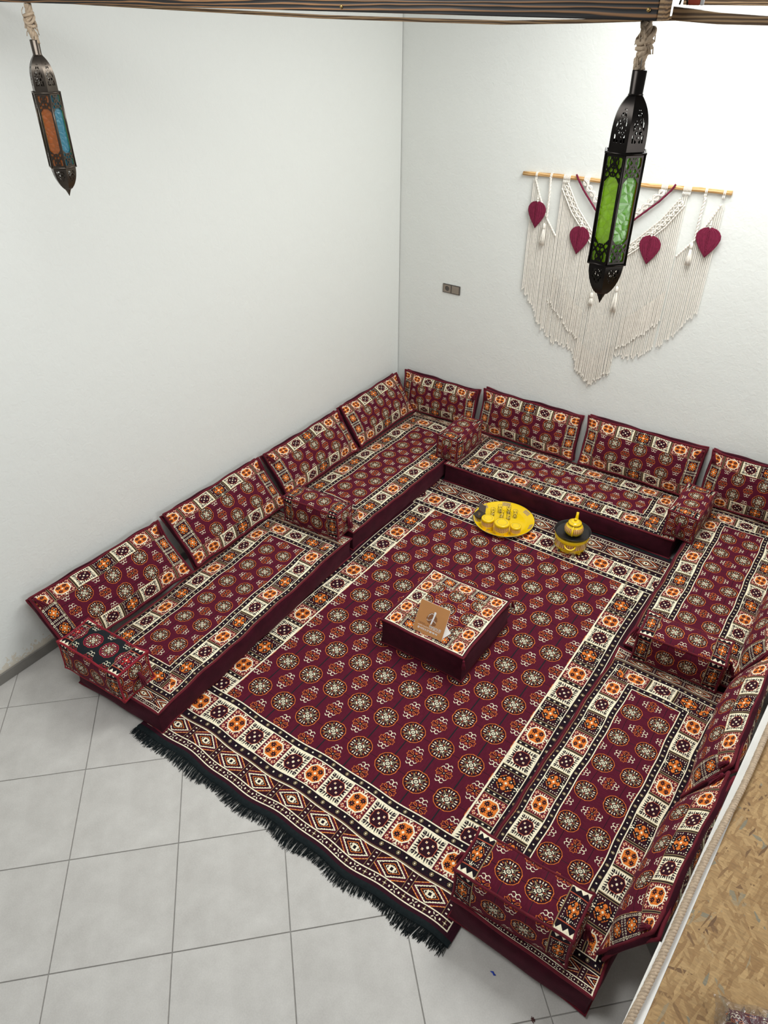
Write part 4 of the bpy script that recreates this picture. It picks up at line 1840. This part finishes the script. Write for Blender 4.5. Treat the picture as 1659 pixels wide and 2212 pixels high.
def lantern(loc, rz, metal, panes, label):
    e = empty('lantern', loc, rz, label, 'lantern', 'pierced metal lanterns hanging from the beam')
    R = 0.058
    MB().lathe([(0.017, 0.0), (0.0185, -0.002), (0.0175, -0.052), (0.020, -0.056)], 16).build('cap_tube', metal, e, True)
    dome = lambda t: 0.018 + (0.0535 - 0.018) * (1 - (1 - t) ** 3.9)
    mb = MB()

    def hole_top(u, t):
        if not 0.16 < t < 0.80:
            return False
        w = 0.60 * min(1.0, ((t - 0.12) / 0.38)) if t < 0.62 else 0.60
        return abs(u) < w and fret(u, t, 3.2)
    sheet(mb, dome, -0.054, -0.190, 36, 56, hole_top)
    o = mb.build('top_dome', metal, e)
    o.modifiers.new('solid', 'SOLIDIFY').thickness = 0.0015

    mb = MB()
    zA, zB = -0.188, -0.478

    def hole_body(u, t):
        if abs(u) > 0.76:
            return False
        if 0.03 < t < 0.20:
            arch = 0.20 - 0.035 * (1 - abs(u)) if False else 0.2
            return fret(u, t, 7.0)
        if 0.80 < t < 0.97:
            return fret(u, t, 7.0)
        if 0.20 <= t <= 0.80:
            d = min(t - 0.20, 0.80 - t)
            wl_ = 0.76
            if d < 0.05:
                wl_ = 0.16 + 0.6 * math.sqrt(max(0.0, d / 0.05))
            return abs(u) < wl_
        return False
    sheet(mb, lambda t: R, zA, zB, 34, 130, hole_body)
    o = mb.build('body_frame', metal, e)
    o.modifiers.new('solid', 'SOLIDIFY').thickness = 0.002
    q = MB()
    for z in (zA, zB):
        q.tube([hexpt(R + 0.002, k, z) for k in range(6)], 0.0032, 6, closed=True)
    for k in range(6):
        q.tube([hexpt(R + 0.001, k, zA), hexpt(R + 0.001, k, zB)], 0.0028, 6)
    q.build('corner_rods', metal, e, True)
    for k in range(6):
        a, b = hexpt(R - 0.006, k, 0), hexpt(R - 0.006, k + 1, 0)
        n_ = (a + b).normalized()
        c0, c1 = a.lerp(b, 0.06), a.lerp(b, 0.94)
        v = []
        for z in (zA - 0.006, zB + 0.006):
            for p in (c0, c1, c1 - n_ * 0.003, c0 - n_ * 0.003):
                v.append((p.x, p.y, z))
        mesh('pane', v, [(0, 1, 2, 3), (7, 6, 5, 4), (0, 4, 5, 1), (1, 5, 6, 2), (2, 6, 7, 3), (3, 7, 4, 0)], GL[panes[k]], e)
    low = lambda t: 0.0555 * math.cos(t * PI / 2 * 0.93) ** 0.5
    mb = MB()

    def hole_low(u, t):
        if not 0.14 < t < 0.66:
            return False
        w = 0.60 * (1.0 if t < 0.4 else (0.70 - t) / 0.30)
        return abs(u) < w and fret(u, t, 3.0)
    sheet(mb, low, -0.478, -0.572, 34, 40, hole_low)
    o = mb.build('bottom_dome', metal, e)
    o.modifiers.new('solid', 'SOLIDIFY').thickness = 0.0015
    MB().lathe([(0.0185, -0.568), (0.012, -0.577), (0.006, -0.590), (0.0008, -0.603)], 12).build('finial', metal, e, True)
    q = MB()
    for s in (-1, 1):
        q.tube([(s * 0.017, 0, -0.004), (s * 0.014, 0.0, 0.03), (s * 0.004, 0.0, 0.05)], 0.0012, 5)
    q.build('hanger_wire', M['wire'], e, True)
    return e


def hang_rope(x, y, z0, z1, label, seed, dx=0.0):
    r_ = random.Random(seed)
    o = empty('hanging_rope', (x, y, z0), 0, label, 'rope', 'jute ropes tying the lanterns to the beam')
    h = z1 - z0
    P = [Vector((dx * t + 0.006 * math.sin(t * 8 + seed), 0.004 * math.cos(t * 7), h * t)) for t in np.linspace(0, 1, 10)]
    rope_mesh(P, 0.0155, 5, 0.085, 0.0070, 6).build('twisted_strands', M['rope'], o, True)
    q = MB()
    for k in range(3):
        zc = h * (0.52 + 0.11 * k)
        rr = 0.017 + r_.uniform(-0.002, 0.004)
        ax = r_.uniform(-1.0, 1.0)
        q.tube([(dx * 0.6 + rr * math.cos(a), rr * math.sin(a), zc + ax * rr * math.cos(a + k)) for a in np.linspace(0, 2 * PI, 15)[:-1]], 0.0058, 6, closed=True)
    for k in range(14):
        a = r_.uniform(0, 6.28)
        zc = h * r_.uniform(0.35, 0.95)
        q.tube([(dx * .6 + 0.014 * math.cos(a), 0.014 * math.sin(a), zc), (dx * .6 + 0.022 * math.cos(a + .3), 0.022 * math.sin(a + .3), zc - 0.012), (dx * .6 + 0.024 * math.cos(a + .5), 0.024 * math.sin(a + .5), zc - 0.026)], 0.0016, 4)
    q.build('knot', M['rope'], o, True)
    return o


aR = math.atan2(CAM_C[1] - 0.90, CAM_C[0] - 3.52)
aL = math.atan2(CAM_C[1] - 0.84, CAM_C[0] - 1.002)
# corner k=0 points along rz
lantern((3.52, 0.895, 3.839), aR + 0.02, M['gunmetal'], ['lime', 'amber', 'clear', 'clear', 'clear', 'green'], 'black pierced lantern with lime green glass hanging in front of the macrame')
lantern((1.002, 0.848, 3.833), aL + 0.16, M['bronze'], ['blue', 'green', 'clear', 'clear', 'yellow', 'amber'], 'grey pierced lantern with blue and amber glass hanging at the left')
hang_rope(3.52, 0.895, 3.825, 3.942, 'frayed knotted jute rope above the green glass lantern', 3, 0.0)
hang_rope(1.002, 0.848, 3.818, 3.954, 'twisted jute rope above the blue and amber lantern', 7, 0.0)

# ---------------------------------------------------------------- tray with canisters and glasses
RUGZ = 0.016


def enamel_pat(h, r, lid=False):
    def f(x, y, z, ang, rad):
        if lid:
            ring = between(rad, r * 0.60, r * 0.70) * lt(frac(ang * 34.0), 0.5)
            return ring * 3.0
        zz = z / h
        band = between(zz, 0.40, 0.80)
        da = lt(absn(frac(ang * 26.0) - 0.5), 0.20) * gt(frac(zz * 7.0 + 0.2), 0.35)
        idx = sel(band, 0.0, sel(da, 2.0, 1.0))
        bot = between(zz, 0.12, 0.24) * lt(frac(ang * 5.0), 0.42)
        idx = sel(bot, idx, sel(lt(frac(ang * 60.0), 0.5), 2.0, 3.0))
        return sel(between(zz, 0.835, 0.86), idx, 3.0)
    return f


PAL_E = [(248, 206, 6), (150, 62, 40), (232, 190, 110), (124, 112, 76)]


def tray_pat(x, y, z, ang, rad):
    fl_ = between(rad, 0.235, 0.268)
    blk = lt(frac(ang * 7.0), 0.34)
    chk = gt(frac(ang * 63.0), 0.5)
    chk2 = gt(frac(rad * 90.0), 0.5)
    c = sel(absn(chk - chk2), 2.0, 3.0)
    idx = fl_ * blk * c
    return sel(gt(rad, 0.2765), idx, 3.0)


tr = empty('serving_tray', (1.99, 3.86, RUGZ + 0.001), 0, 'round yellow enamel serving tray on the rug holding canisters and glasses', 'tray')
MB().lathe([(0.0, 0.0), (0.19, 0.0), (0.222, 0.005), (0.272, 0.034), (0.280, 0.037), (0.2815, 0.040), (0.279, 0.042), (0.270, 0.040), (0.220, 0.0105), (0.19, 0.006), (0.0, 0.006)], 72).build('tray_dish', pattern3('tray_enamel', tray_pat, PAL_E), tr, True)
MB().tube([(0.280 * math.cos(a), 0.280 * math.sin(a), 0.039) for a in np.linspace(0, 2 * PI, 73)[:-1]], 0.0026, 6, closed=True).build('rim', M['blackmetal'], tr, True)
TZ = RUGZ + 0.008
for x, y, r, zt, lab in ((2.057, 3.683, 0.069, 0.150, 'largest yellow lidded canister at the front of the tray'),
                         (1.915, 3.686, 0.060, 0.138, 'medium yellow lidded canister on the left of the tray'),
                         (2.163, 3.746, 0.050, 0.120, 'smallest yellow lidded canister on the right of the tray')):
    h = zt - TZ
    c = empty('canister', (x, y, TZ), -1.2, lab, 'canister', 'yellow canisters on the tray')
    MB().lathe([(0.0, 0.0), (r * 0.93, 0.0), (r * 0.96, 0.004), (r * 0.96, h * 0.80), (r * 0.94, h * 0.83), (0.0, h * 0.83)], 40).build('canister_body', pattern3('canister_enamel', enamel_pat(h, r), PAL_E), c, True)
    MB().lathe([(r * 0.97, h * 0.79), (r, h * 0.80), (r, h * 0.94), (r * 0.96, h * 0.985), (r * 0.8, h), (r * 0.55, h * 0.985), (0.0, h * 0.985)], 40).build('lid', pattern3('lid_enamel', enamel_pat(h, r, True), PAL_E), c, True)


def clearglass(name):
    m = bpy.data.materials.new(name)
    m.use_nodes = True
    S.g = m.node_tree
    g = S.g
    bs = g.nodes['Principled BSDF']
    bs.inputs['Base Color'].default_value = lin((92, 66, 24))
    bs.inputs['Roughness'].default_value = 0.3
    out = g.nodes['Material Output']
    tc = node('ShaderNodeTexCoord')
    sp = node('ShaderNodeSeparateXYZ')
    g.links.new(tc.outputs['Object'], sp.inputs[0])
    x, y, z = (S(sp.outputs[i]) for i in range(3))
    ang = mth('ARCTAN2', y, x) / (2 * PI)
    du = absn(frac(ang * 5.0) - 0.5)
    dv = absn(frac(z / 0.034 + 0.1) - 0.5)
    cross = lt(absn(du - dv), 0.09) * lt(mx(du, dv), 0.27)
    rim = mx(gt(z, 0.0725), lt(z, 0.004))
    mask = mx(cross * 0.8, rim * 0.12)
    tr_ = node('ShaderNodeBsdfTransparent')
    tr_.inputs[0].default_value = (0.985, 0.99, 0.99, 1)
    gl = node('ShaderNodeBsdfGlossy')
    gl.inputs['Roughness'].default_value = 0.04
    lw = node('ShaderNodeLayerWeight')
    lw.inputs[0].default_value = 0.25
    fr_ = mad(S(lw.outputs['Facing']), 0.18, 0.04)
    a = node('ShaderNodeMixShader')
    g.links.new(fr_.s, a.inputs[0])
    g.links.new(tr_.outputs[0], a.inputs[1])
    g.links.new(gl.outputs[0], a.inputs[2])
    b = node('ShaderNodeMixShader')
    g.links.new(mask.s, b.inputs[0])
    g.links.new(a.outputs[0], b.inputs[1])
    g.links.new(bs.outputs[0], b.inputs[2])
    g.links.new(b.outputs[0], out.inputs['Surface'])
    return m


M['glass'] = clearglass('printed_glass')
for i, (x, y, lab) in enumerate(((1.862, 3.885, 'printed tea glass nearest the brown box, far left of the tray'), (1.893, 3.966, 'printed tea glass at the back left of the tray'),
                                 (1.948, 3.895, 'printed tea glass behind the two larger canisters'), (1.963, 4.008, 'printed tea glass farthest back on the tray'),
                                 (2.010, 3.915, 'printed tea glass directly behind the smallest canister'), (2.046, 3.975, 'printed tea glass on the right of the glasses'))):
    c = empty('tea_glass', (x, y, TZ), i * 0.9, lab, 'glass', 'tea glasses on the tray')
    MB().lathe([(0.0, 0.0), (0.017, 0.0), (0.019, 0.003), (0.0235, 0.076), (0.0240, 0.077), (0.0222, 0.076), (0.0175, 0.006), (0.0, 0.005)], 24).build('glass_body', M['glass'], c, True)

# brown gift box leaning on the tray rim
gb = empty('gift_box', (1.79, 3.77, RUGZ + 0.045), 0, 'small dark brown open box with gold print leaning on the tray rim', 'box')
gb.rotation_euler = (math.radians(24), math.radians(-14), math.radians(-28))
bevel(MB().box((0, 0, 0.012), (0.115, 0.075, 0.024)).build('box_body', M['choc'], gb), 0.002)
fl2 = MB()
fl2.add([(-0.055, 0.037, 0.024), (0.055, 0.037, 0.024), (0.055, 0.075, 0.075), (-0.055, 0.075, 0.075), (-0.055, 0.039, 0.023), (0.055, 0.039, 0.023), (0.055, 0.077, 0.074), (-0.055, 0.077, 0.074)],
        [(0, 1, 2, 3), (7, 6, 5, 4), (0, 4, 5, 1), (1, 5, 6, 2), (2, 6, 7, 3), (3, 7, 4, 0)])
fl2.build('lid_flap', M['greybox'], gb)
q = MB()
for k, (x, y, w) in enumerate(((-0.02, 0.008, 0.03), (0.005, 0.002, 0.02), (-0.012, -0.006, 0.036), (0.014, -0.014, 0.012))):
    q.tube([(x, y, 0.0246), (x + w * .3, y + 0.006, 0.0246), (x + w * .6, y - 0.003, 0.0246), (x + w, y + 0.004, 0.0246)], 0.0015, 4)
q.build('gold_print', M['gold'], gb)

# ---------------------------------------------------------------- stove, plate and teapot
PB = (2.640, 3.862)
st_ = empty('tea_stove', (PB[0], PB[1], RUGZ), math.atan2(-0.95, 0.3), 'yellow enamel tea stove with handles standing on the rug', 'stove')


def stove_pat(x, y, z, ang, rad):
    band = between(z, 0.068, 0.112)
    da = lt(absn(frac(ang * 44.0) - 0.5), 0.22) * gt(frac(z * 62.0), 0.35)
    idx = sel(band, 0.0, sel(da, 2.0, 1.0))
    bot = between(z, 0.034, 0.048) * lt(frac(ang * 6.0), 0.3)
    idx = sel(bot, idx, sel(lt(frac(ang * 90.0), 0.5), 2.0, 3.0))
    return sel(between(z, 0.116, 0.120), idx, 3.0)


MB().lathe([(0.0, 0.022), (0.125, 0.022), (0.137, 0.034), (0.141, 0.07), (0.141, 0.118), (0.143, 0.122), (0.146, 0.126), (0.146, 0.152), (0.140, 0.156), (0.0, 0.156)], 56).build('stove_body', pattern3('stove_enamel', stove_pat, PAL_E), st_, True)
for k in range(4):
    a = PI / 4 + k * PI / 2
    q = MB().box((0, 0, 0), (0.022, 0.022, 0.03))
    o = q.build('foot', M['yellow'], st_)
    o.location = (0.118 * math.cos(a), 0.118 * math.sin(a), 0.0152)
    o.rotation_euler = (0, 0, a)
    bevel(o, 0.005)
for s in (0.0, PI):
    q = MB()
    a0 = s - 0.32
    pp = []
    for t in np.linspace(0, 1, 13):
        a = a0 + 0.64 * t
        r = 0.141 + 0.034 * math.sin(t * PI) ** 0.6
        pp.append((r * math.cos(a), r * math.sin(a), 0.112 - 0.014 * math.sin(t * PI)))
    q.tube(pp, 0.007, 8)
    q.build('handle', M['yellow'], st_, True)
MB().lathe([(0.010, 0), (0.012, 0.004), (0.010, 0.014), (0, 0.015)], 12).build('control_knob', M['blackmetal'], st_, True, loc=(0.12, -0.085, 0.03))


def plate_pat(x, y, z, ang, rad):
    d = lt(absn(frac(rad * 75.0) - 0.5), 0.20) * lt(absn(frac(ang * 54.0) - 0.5), 0.24) * between(rad, 0.075, 0.125)
    return d * 1.0


pl2 = empty('griddle_plate', (PB[0], PB[1], RUGZ + 0.157), 0, 'round black perforated plate resting on the yellow stove', 'plate')
MB().lathe([(0.0, 0.0), (0.135, 0.0), (0.146, 0.006), (0.154, 0.030), (0.156, 0.032), (0.1535, 0.033), (0.150, 0.031), (0.142, 0.009), (0.134, 0.005), (0.0, 0.005)], 56).build('plate_dish', pattern3('plate_enamel', plate_pat, [(34, 34, 35), (8, 8, 8)], 0.4, 0.1), pl2, True)
MB().tube([(0.1545 * math.cos(a), 0.1545 * math.sin(a), 0.0318) for a in np.linspace(0, 2 * PI, 57)[:-1]], 0.0022, 6, closed=True).build('rim', M['blackmetal'], pl2, True)


def pot_pat(x, y, z, ang, rad):
    band = between(z, 0.048, 0.088)
    da = lt(absn(frac(ang * 30.0) - 0.5), 0.22) * gt(frac(z * 80.0), 0.35)
    idx = sel(band, 0.0, sel(da, 2.0, 1.0))
    bot = between(z, 0.012, 0.024) * lt(frac(ang * 6.0), 0.4)
    return sel(bot, idx, 3.0)


tp = empty('teapot', (PB[0] + 0.01, PB[1] - 0.012, RUGZ + 0.163), math.atan2(-0.95, 0.22), 'yellow enamel teapot with lid and spout standing on the black plate', 'teapot')
MB().lathe([(0.0, 0.0), (0.045, 0.0), (0.062, 0.010), (0.079, 0.036), (0.082, 0.058), (0.075, 0.082), (0.060, 0.098), (0.053, 0.104), (0.054, 0.112), (0.0, 0.112)], 40).build('pot_body', pattern3('pot_enamel', pot_pat, PAL_E), tp, True)
lidp = MB().lathe([(0.056, 0.112), (0.058, 0.114), (0.056, 0.122), (0.040, 0.132), (0.018, 0.138), (0.0, 0.139)], 36).build('lid', pattern3('potlid_enamel', enamel_pat(0.14, 0.058, True), PAL_E), tp, True)
MB().lathe([(0.006, 0.136), (0.007, 0.143), (0.013, 0.150), (0.012, 0.157), (0.0, 0.160)], 20).build('knob', M['yellow'], lidp, True)
MB().tube([(0.0565 * math.cos(a), 0.0565 * math.sin(a), 0.1115) for a in np.linspace(0, 2 * PI, 37)[:-1]], 0.0022, 6, closed=True).build('lid_rim', M['blackmetal'], tp, True)
MB().tube([(-0.062, 0, 0.045), (-0.088, 0, 0.062), (-0.098, 0, 0.092), (-0.104, 0, 0.125), (-0.112, 0, 0.152)], [0.022, 0.019, 0.015, 0.012, 0.0105], 12).build('spout', M['yellow'], tp, True)
MB().tube([(0.056, 0, 0.104), (0.078, 0, 0.110), (0.100, 0, 0.098), (0.108, 0, 0.072), (0.102, 0, 0.046), (0.082, 0, 0.032)], 0.008, 10).build('handle', M['yellow'], tp, True)

# ---------------------------------------------------------------- printed card on the pouf
BL, BR = Vector((2.205, 2.006, 0.2645)), Vector((2.441, 2.012, 0.2645))
ux = (BR - BL).normalized()
tl_ = math.radians(30)
uy = Vector((-ux.y, ux.x, 0)) * math.sin(tl_) + Vector((0, 0, 1)) * math.cos(tl_)
uz = ux.cross(uy)
cm = Matrix((ux, uy, uz)).transposed().to_4x4()
cm.translation = BL
cdm = empty('display_card', (0, 0, 0), 0, 'tan square business display card with white lettering propped on the pouf', 'card')
cdm.matrix_world = cm
CW, CH = 0.236, 0.230
bevel(MB().box((CW / 2, CH / 2, -0.0015), (CW, CH, 0.003)).build('card_face', M['card'], cdm), 0.0006, 1)
MB().box((CW / 2, CH / 2, -0.0035), (CW + 0.003, CH + 0.003, 0.0012)).build('card_back', M['cardwhite'], cdm)
inv = cm.inverted()
fp = [inv @ Vector(p) for p in ((2.38, 2.10, 0.40), (2.432, 2.02, 0.266), (2.458, 2.115, 0.266), (2.38, 2.105, 0.40), (2.43, 2.024, 0.266), (2.456, 2.119, 0.266))]
mesh('stand_flap', [tuple(p) for p in fp], [(0, 1, 2), (3, 5, 4), (0, 3, 4, 1), (1, 4, 5, 2), (2, 5, 3, 0)], M['cardwhite'], cdm)


def blob(name, pts, z, th, mat, parent):
    return MB().prism(pts, z, z + th).build(name, mat, parent)


blob('logo_shape', [(0.077, 0.121), (0.086, 0.138), (0.094, 0.154), (0.108, 0.165), (0.124, 0.166), (0.140, 0.160), (0.146, 0.149), (0.158, 0.142), (0.160, 0.128), (0.166, 0.122), (0.160, 0.112), (0.150, 0.112), (0.152, 0.104), (0.163, 0.096), (0.160, 0.086), (0.148, 0.077), (0.132, 0.076), (0.124, 0.084), (0.108, 0.084), (0.092, 0.092), (0.082, 0.104)], 0.0002, 0.0003, M['cardbrown'], cdm)
q = MB()
q.prism([(0.125, 0.178), (0.137, 0.179), (0.141, 0.172), (0.136, 0.130), (0.131, 0.092), (0.127, 0.080), (0.119, 0.082), (0.121, 0.104), (0.126, 0.140)], 0.0006, 0.0009)
q.tube([(0.123, 0.160, 0.0007), (0.108, 0.158, 0.0007), (0.092, 0.142, 0.0007), (0.088, 0.124, 0.0007)], 0.0016, 4)
q.tube([(0.102, 0.155, 0.0007), (0.098, 0.144, 0.0007)], 0.0014, 4)
q.tube([(0.122, 0.120, 0.0007), (0.108, 0.108, 0.0007), (0.092, 0.102, 0.0007), (0.083, 0.106, 0.0007), (0.090, 0.111, 0.0007)], 0.0013, 4)
q.tube([(0.136, 0.112, 0.0007), (0.143, 0.117, 0.0007), (0.140, 0.109, 0.0007), (0.149, 0.110, 0.0007), (0.155, 0.104, 0.0007)], 0.0013, 4)
q.build('logo_script', M['cardwhite'], cdm)


def text(name, body, x, y, size, mat, parent, z=0.0003, align='LEFT', spacing=1.0, width=None, bold=0.0):
    cu = bpy.data.curves.new(name, 'FONT')
    cu.body = body
    cu.size = size
    cu.align_x = align
    cu.extrude = 0.0002
    cu.offset = bold
    cu.space_character = spacing
    t = bpy.data.objects.new(name, cu)
    COL.objects.link(t)
    dg = bpy.context.evaluated_depsgraph_get()
    dg.update()
    me = bpy.data.meshes.new_from_object(t.evaluated_get(dg))
    bpy.data.objects.remove(t)
    me.materials.clear()
    me.materials.append(mat)
    o = bpy.data.objects.new(name, me)
    COL.objects.link(o)
    o.parent = parent
    o.location = (x, y, z)
    if width:
        xs = [v.co.x for v in me.vertices]
        k = width / max(1e-6, max(xs) - min(xs))
        o.scale = (k, 1.0, 1.0)
    return o


for dx in (0.0, 0.0006):
    text('lettering', 'MAJALIS', 0.117 + dx, 0.058, 0.0245, M['cardwhite'], cdm, width=0.094, bold=0.0005)
text('lettering', 'VANILLA', 0.026, 0.060, 0.0215, M['cardbrown'], cdm, width=0.086)
text('lettering', 'MADE YOUR PLACE DIFFERENT', 0.028, 0.0475, 0.0085, M['cardwhite'], cdm, width=0.180)
for dx in (0.0, 0.0007):
    text('lettering', '+212 6 57 88 98 44', 0.050 + dx, 0.0245, 0.0185, M['cardwhite'], cdm, width=0.142, bold=0.0004)
q = MB()
q.tube([(0.040 + 0.0065 * math.cos(a), 0.0305 + 0.0065 * math.sin(a), 0.0005) for a in np.linspace(0, 2 * PI, 17)[:-1]], 0.0014, 4, closed=True)
q.tube([(0.0375, 0.033, 0.0005), (0.0385, 0.0295, 0.0005), (0.0425, 0.0280, 0.0005)], 0.0014, 4)
q.build('phone_icon', M['cardwhite'], cdm)


# ---------------------------------------------------------------- packed fabric on the platform
def filmmat(name):
    m = bpy.data.materials.new(name)
    m.use_nodes = True
    S.g = m.node_tree
    g = S.g
    for n_ in list(g.nodes):
        if n_.type == 'BSDF_PRINCIPLED':
            g.nodes.remove(n_)
    tr_ = node('ShaderNodeBsdfTransparent')
    tr_.inputs[0].default_value = (0.86, 0.85, 0.84, 1)
    gl = node('ShaderNodeBsdfGlossy')
    gl.inputs['Roughness'].default_value = 0.12
    tc = node('ShaderNodeTexCoord')
    nz = node('ShaderNodeTexNoise')
    nz.inputs['Scale'].default_value = 22
    nz.inputs['Detail'].default_value = 4
    nz.inputs['Distortion'].default_value = 1.5
    g.links.new(tc.outputs['Object'], nz.inputs['Vector'])
    bp = node('ShaderNodeBump')
    bp.inputs['Strength'].default_value = 0.8
    bp.inputs['Distance'].default_value = 0.02
    g.links.new(nz.outputs['Fac'], bp.inputs['Height'])
    g.links.new(bp.outputs[0], gl.inputs['Normal'])
    df = node('ShaderNodeBsdfDiffuse')
    df.inputs[0].default_value = lin((150, 142, 136))
    a = node('ShaderNodeMixShader')
    a.inputs[0].default_value = 0.14
    g.links.new(tr_.outputs[0], a.inputs[1])
    g.links.new(df.outputs[0], a.inputs[2])
    b = node('ShaderNodeMixShader')
    b.inputs[0].default_value = 0.10
    g.links.new(a.outputs[0], b.inputs[1])
    g.links.new(gl.outputs[0], b.inputs[2])
    g.links.new(b.outputs[0], g.nodes['Material Output'].inputs['Surface'])
    return m


M['film'] = filmmat('plastic_film')


def parcel(loc, rz, size, label, seed):
    e = empty('plastic_parcel', loc, rz, label, 'parcel', 'plastic wrapped fabric on the platform')
    L, Wd, H = size
    d0 = softbox((L * .82, Wd * .8, H * .72), 0.006, (0.006, 0.006, 0.008), seed, 0.003)
    d = shifted(d0, (0.02, -0.01, H * .42))
    vs_, fs_, uv_ = [], [], []
    for ax, sg in (('z', 1), ('z', -1), ('y', -1), ('y', 1), ('x', 1), ('x', -1)):
        v, f, u = face_grid(d, ax, sg, 12, 10, (L * .82, Wd * .8, H * .72))
        b = len(vs_)
        vs_ += v
        fs_ += [tuple(i + b for i in q) for q in f]
        uv_ += [(a * 1.6 + .1, c * 1.6 + .04) for a, c in u]
    mesh('folded_fabric', vs_, fs_, M['bolster'], e, uv=uv_, smooth=True)
    r_ = random.Random(seed)
    N = 26
    vs_, fs_ = [], []
    for j in range(N + 1):
        for i in range(N + 1):
            u, v = -1 + 2 * i / N, -1 + 2 * j / N
            k = max(abs(u), abs(v))
            hgt = H * (1 - k ** 5) + 0.012
            w = 0.010 * (math.sin(u * 9 + v * 5 + seed) + math.sin(v * 13 - u * 4) * .7 + r_.uniform(-.5, .5))
            vs_.append((u * L / 2 * (1 + .05 * math.sin(v * 6)), v * Wd / 2 * (1 + .05 * math.sin(u * 5)), max(0.002, hgt + w * (1 - k ** 8) * 0.8)))
    for j in range(N):
        for i in range(N):
            a = j * (N + 1) + i
            fs_.append((a, a + 1, a + N + 2, a + N + 1))
    mesh('plastic_film', vs_, fs_, M['film'], e, smooth=False)
    return e


parcel((4.655, 0.155, PLAT_Z + 0.001), 0.35, (0.20, 0.24, 0.055), 'crumpled clear plastic parcel of patterned fabric on the strand board', 61)
parcel((4.875, 0.31, PLAT_Z + 0.001), -0.2, (0.15, 0.22, 0.05), 'clear plastic parcel at the right photo edge on the strand board', 62)

# ---------------------------------------------------------------- scraps on the floor
sc_ = MB()
sc_.tube([(0, 0, 0.002), (0.012, 0.002, 0.006), (0.022, -0.004, 0.003), (0.030, 0.0, 0.002)], [0.002, 0.005, 0.005, 0.002], 5)
o = sc_.build('paper_scrap', M['blue'], None)
o.location = (3.715, 0.432, 0.0)
tag(o, 'tiny blue paper scrap on the floor tile near the right seat', 'scrap')
sc_ = MB()
for k in range(6):
    sc_.tube([(0.01 * math.cos(k), 0.01 * math.sin(k), 0.002), (0.004 * math.sin(k * 2), 0.004 * math.cos(k * 3), 0.008), (-0.012 * math.cos(k * 1.3), 0.012 * math.sin(k * 1.7), 0.002)], 0.0018, 4)
o = sc_.build('lint_scrap', M['lint'], None)
o.location = (3.983, 0.36, 0.0)
tag(o, 'small dark lint tuft on the tile at the bottom of the photo', 'scrap')
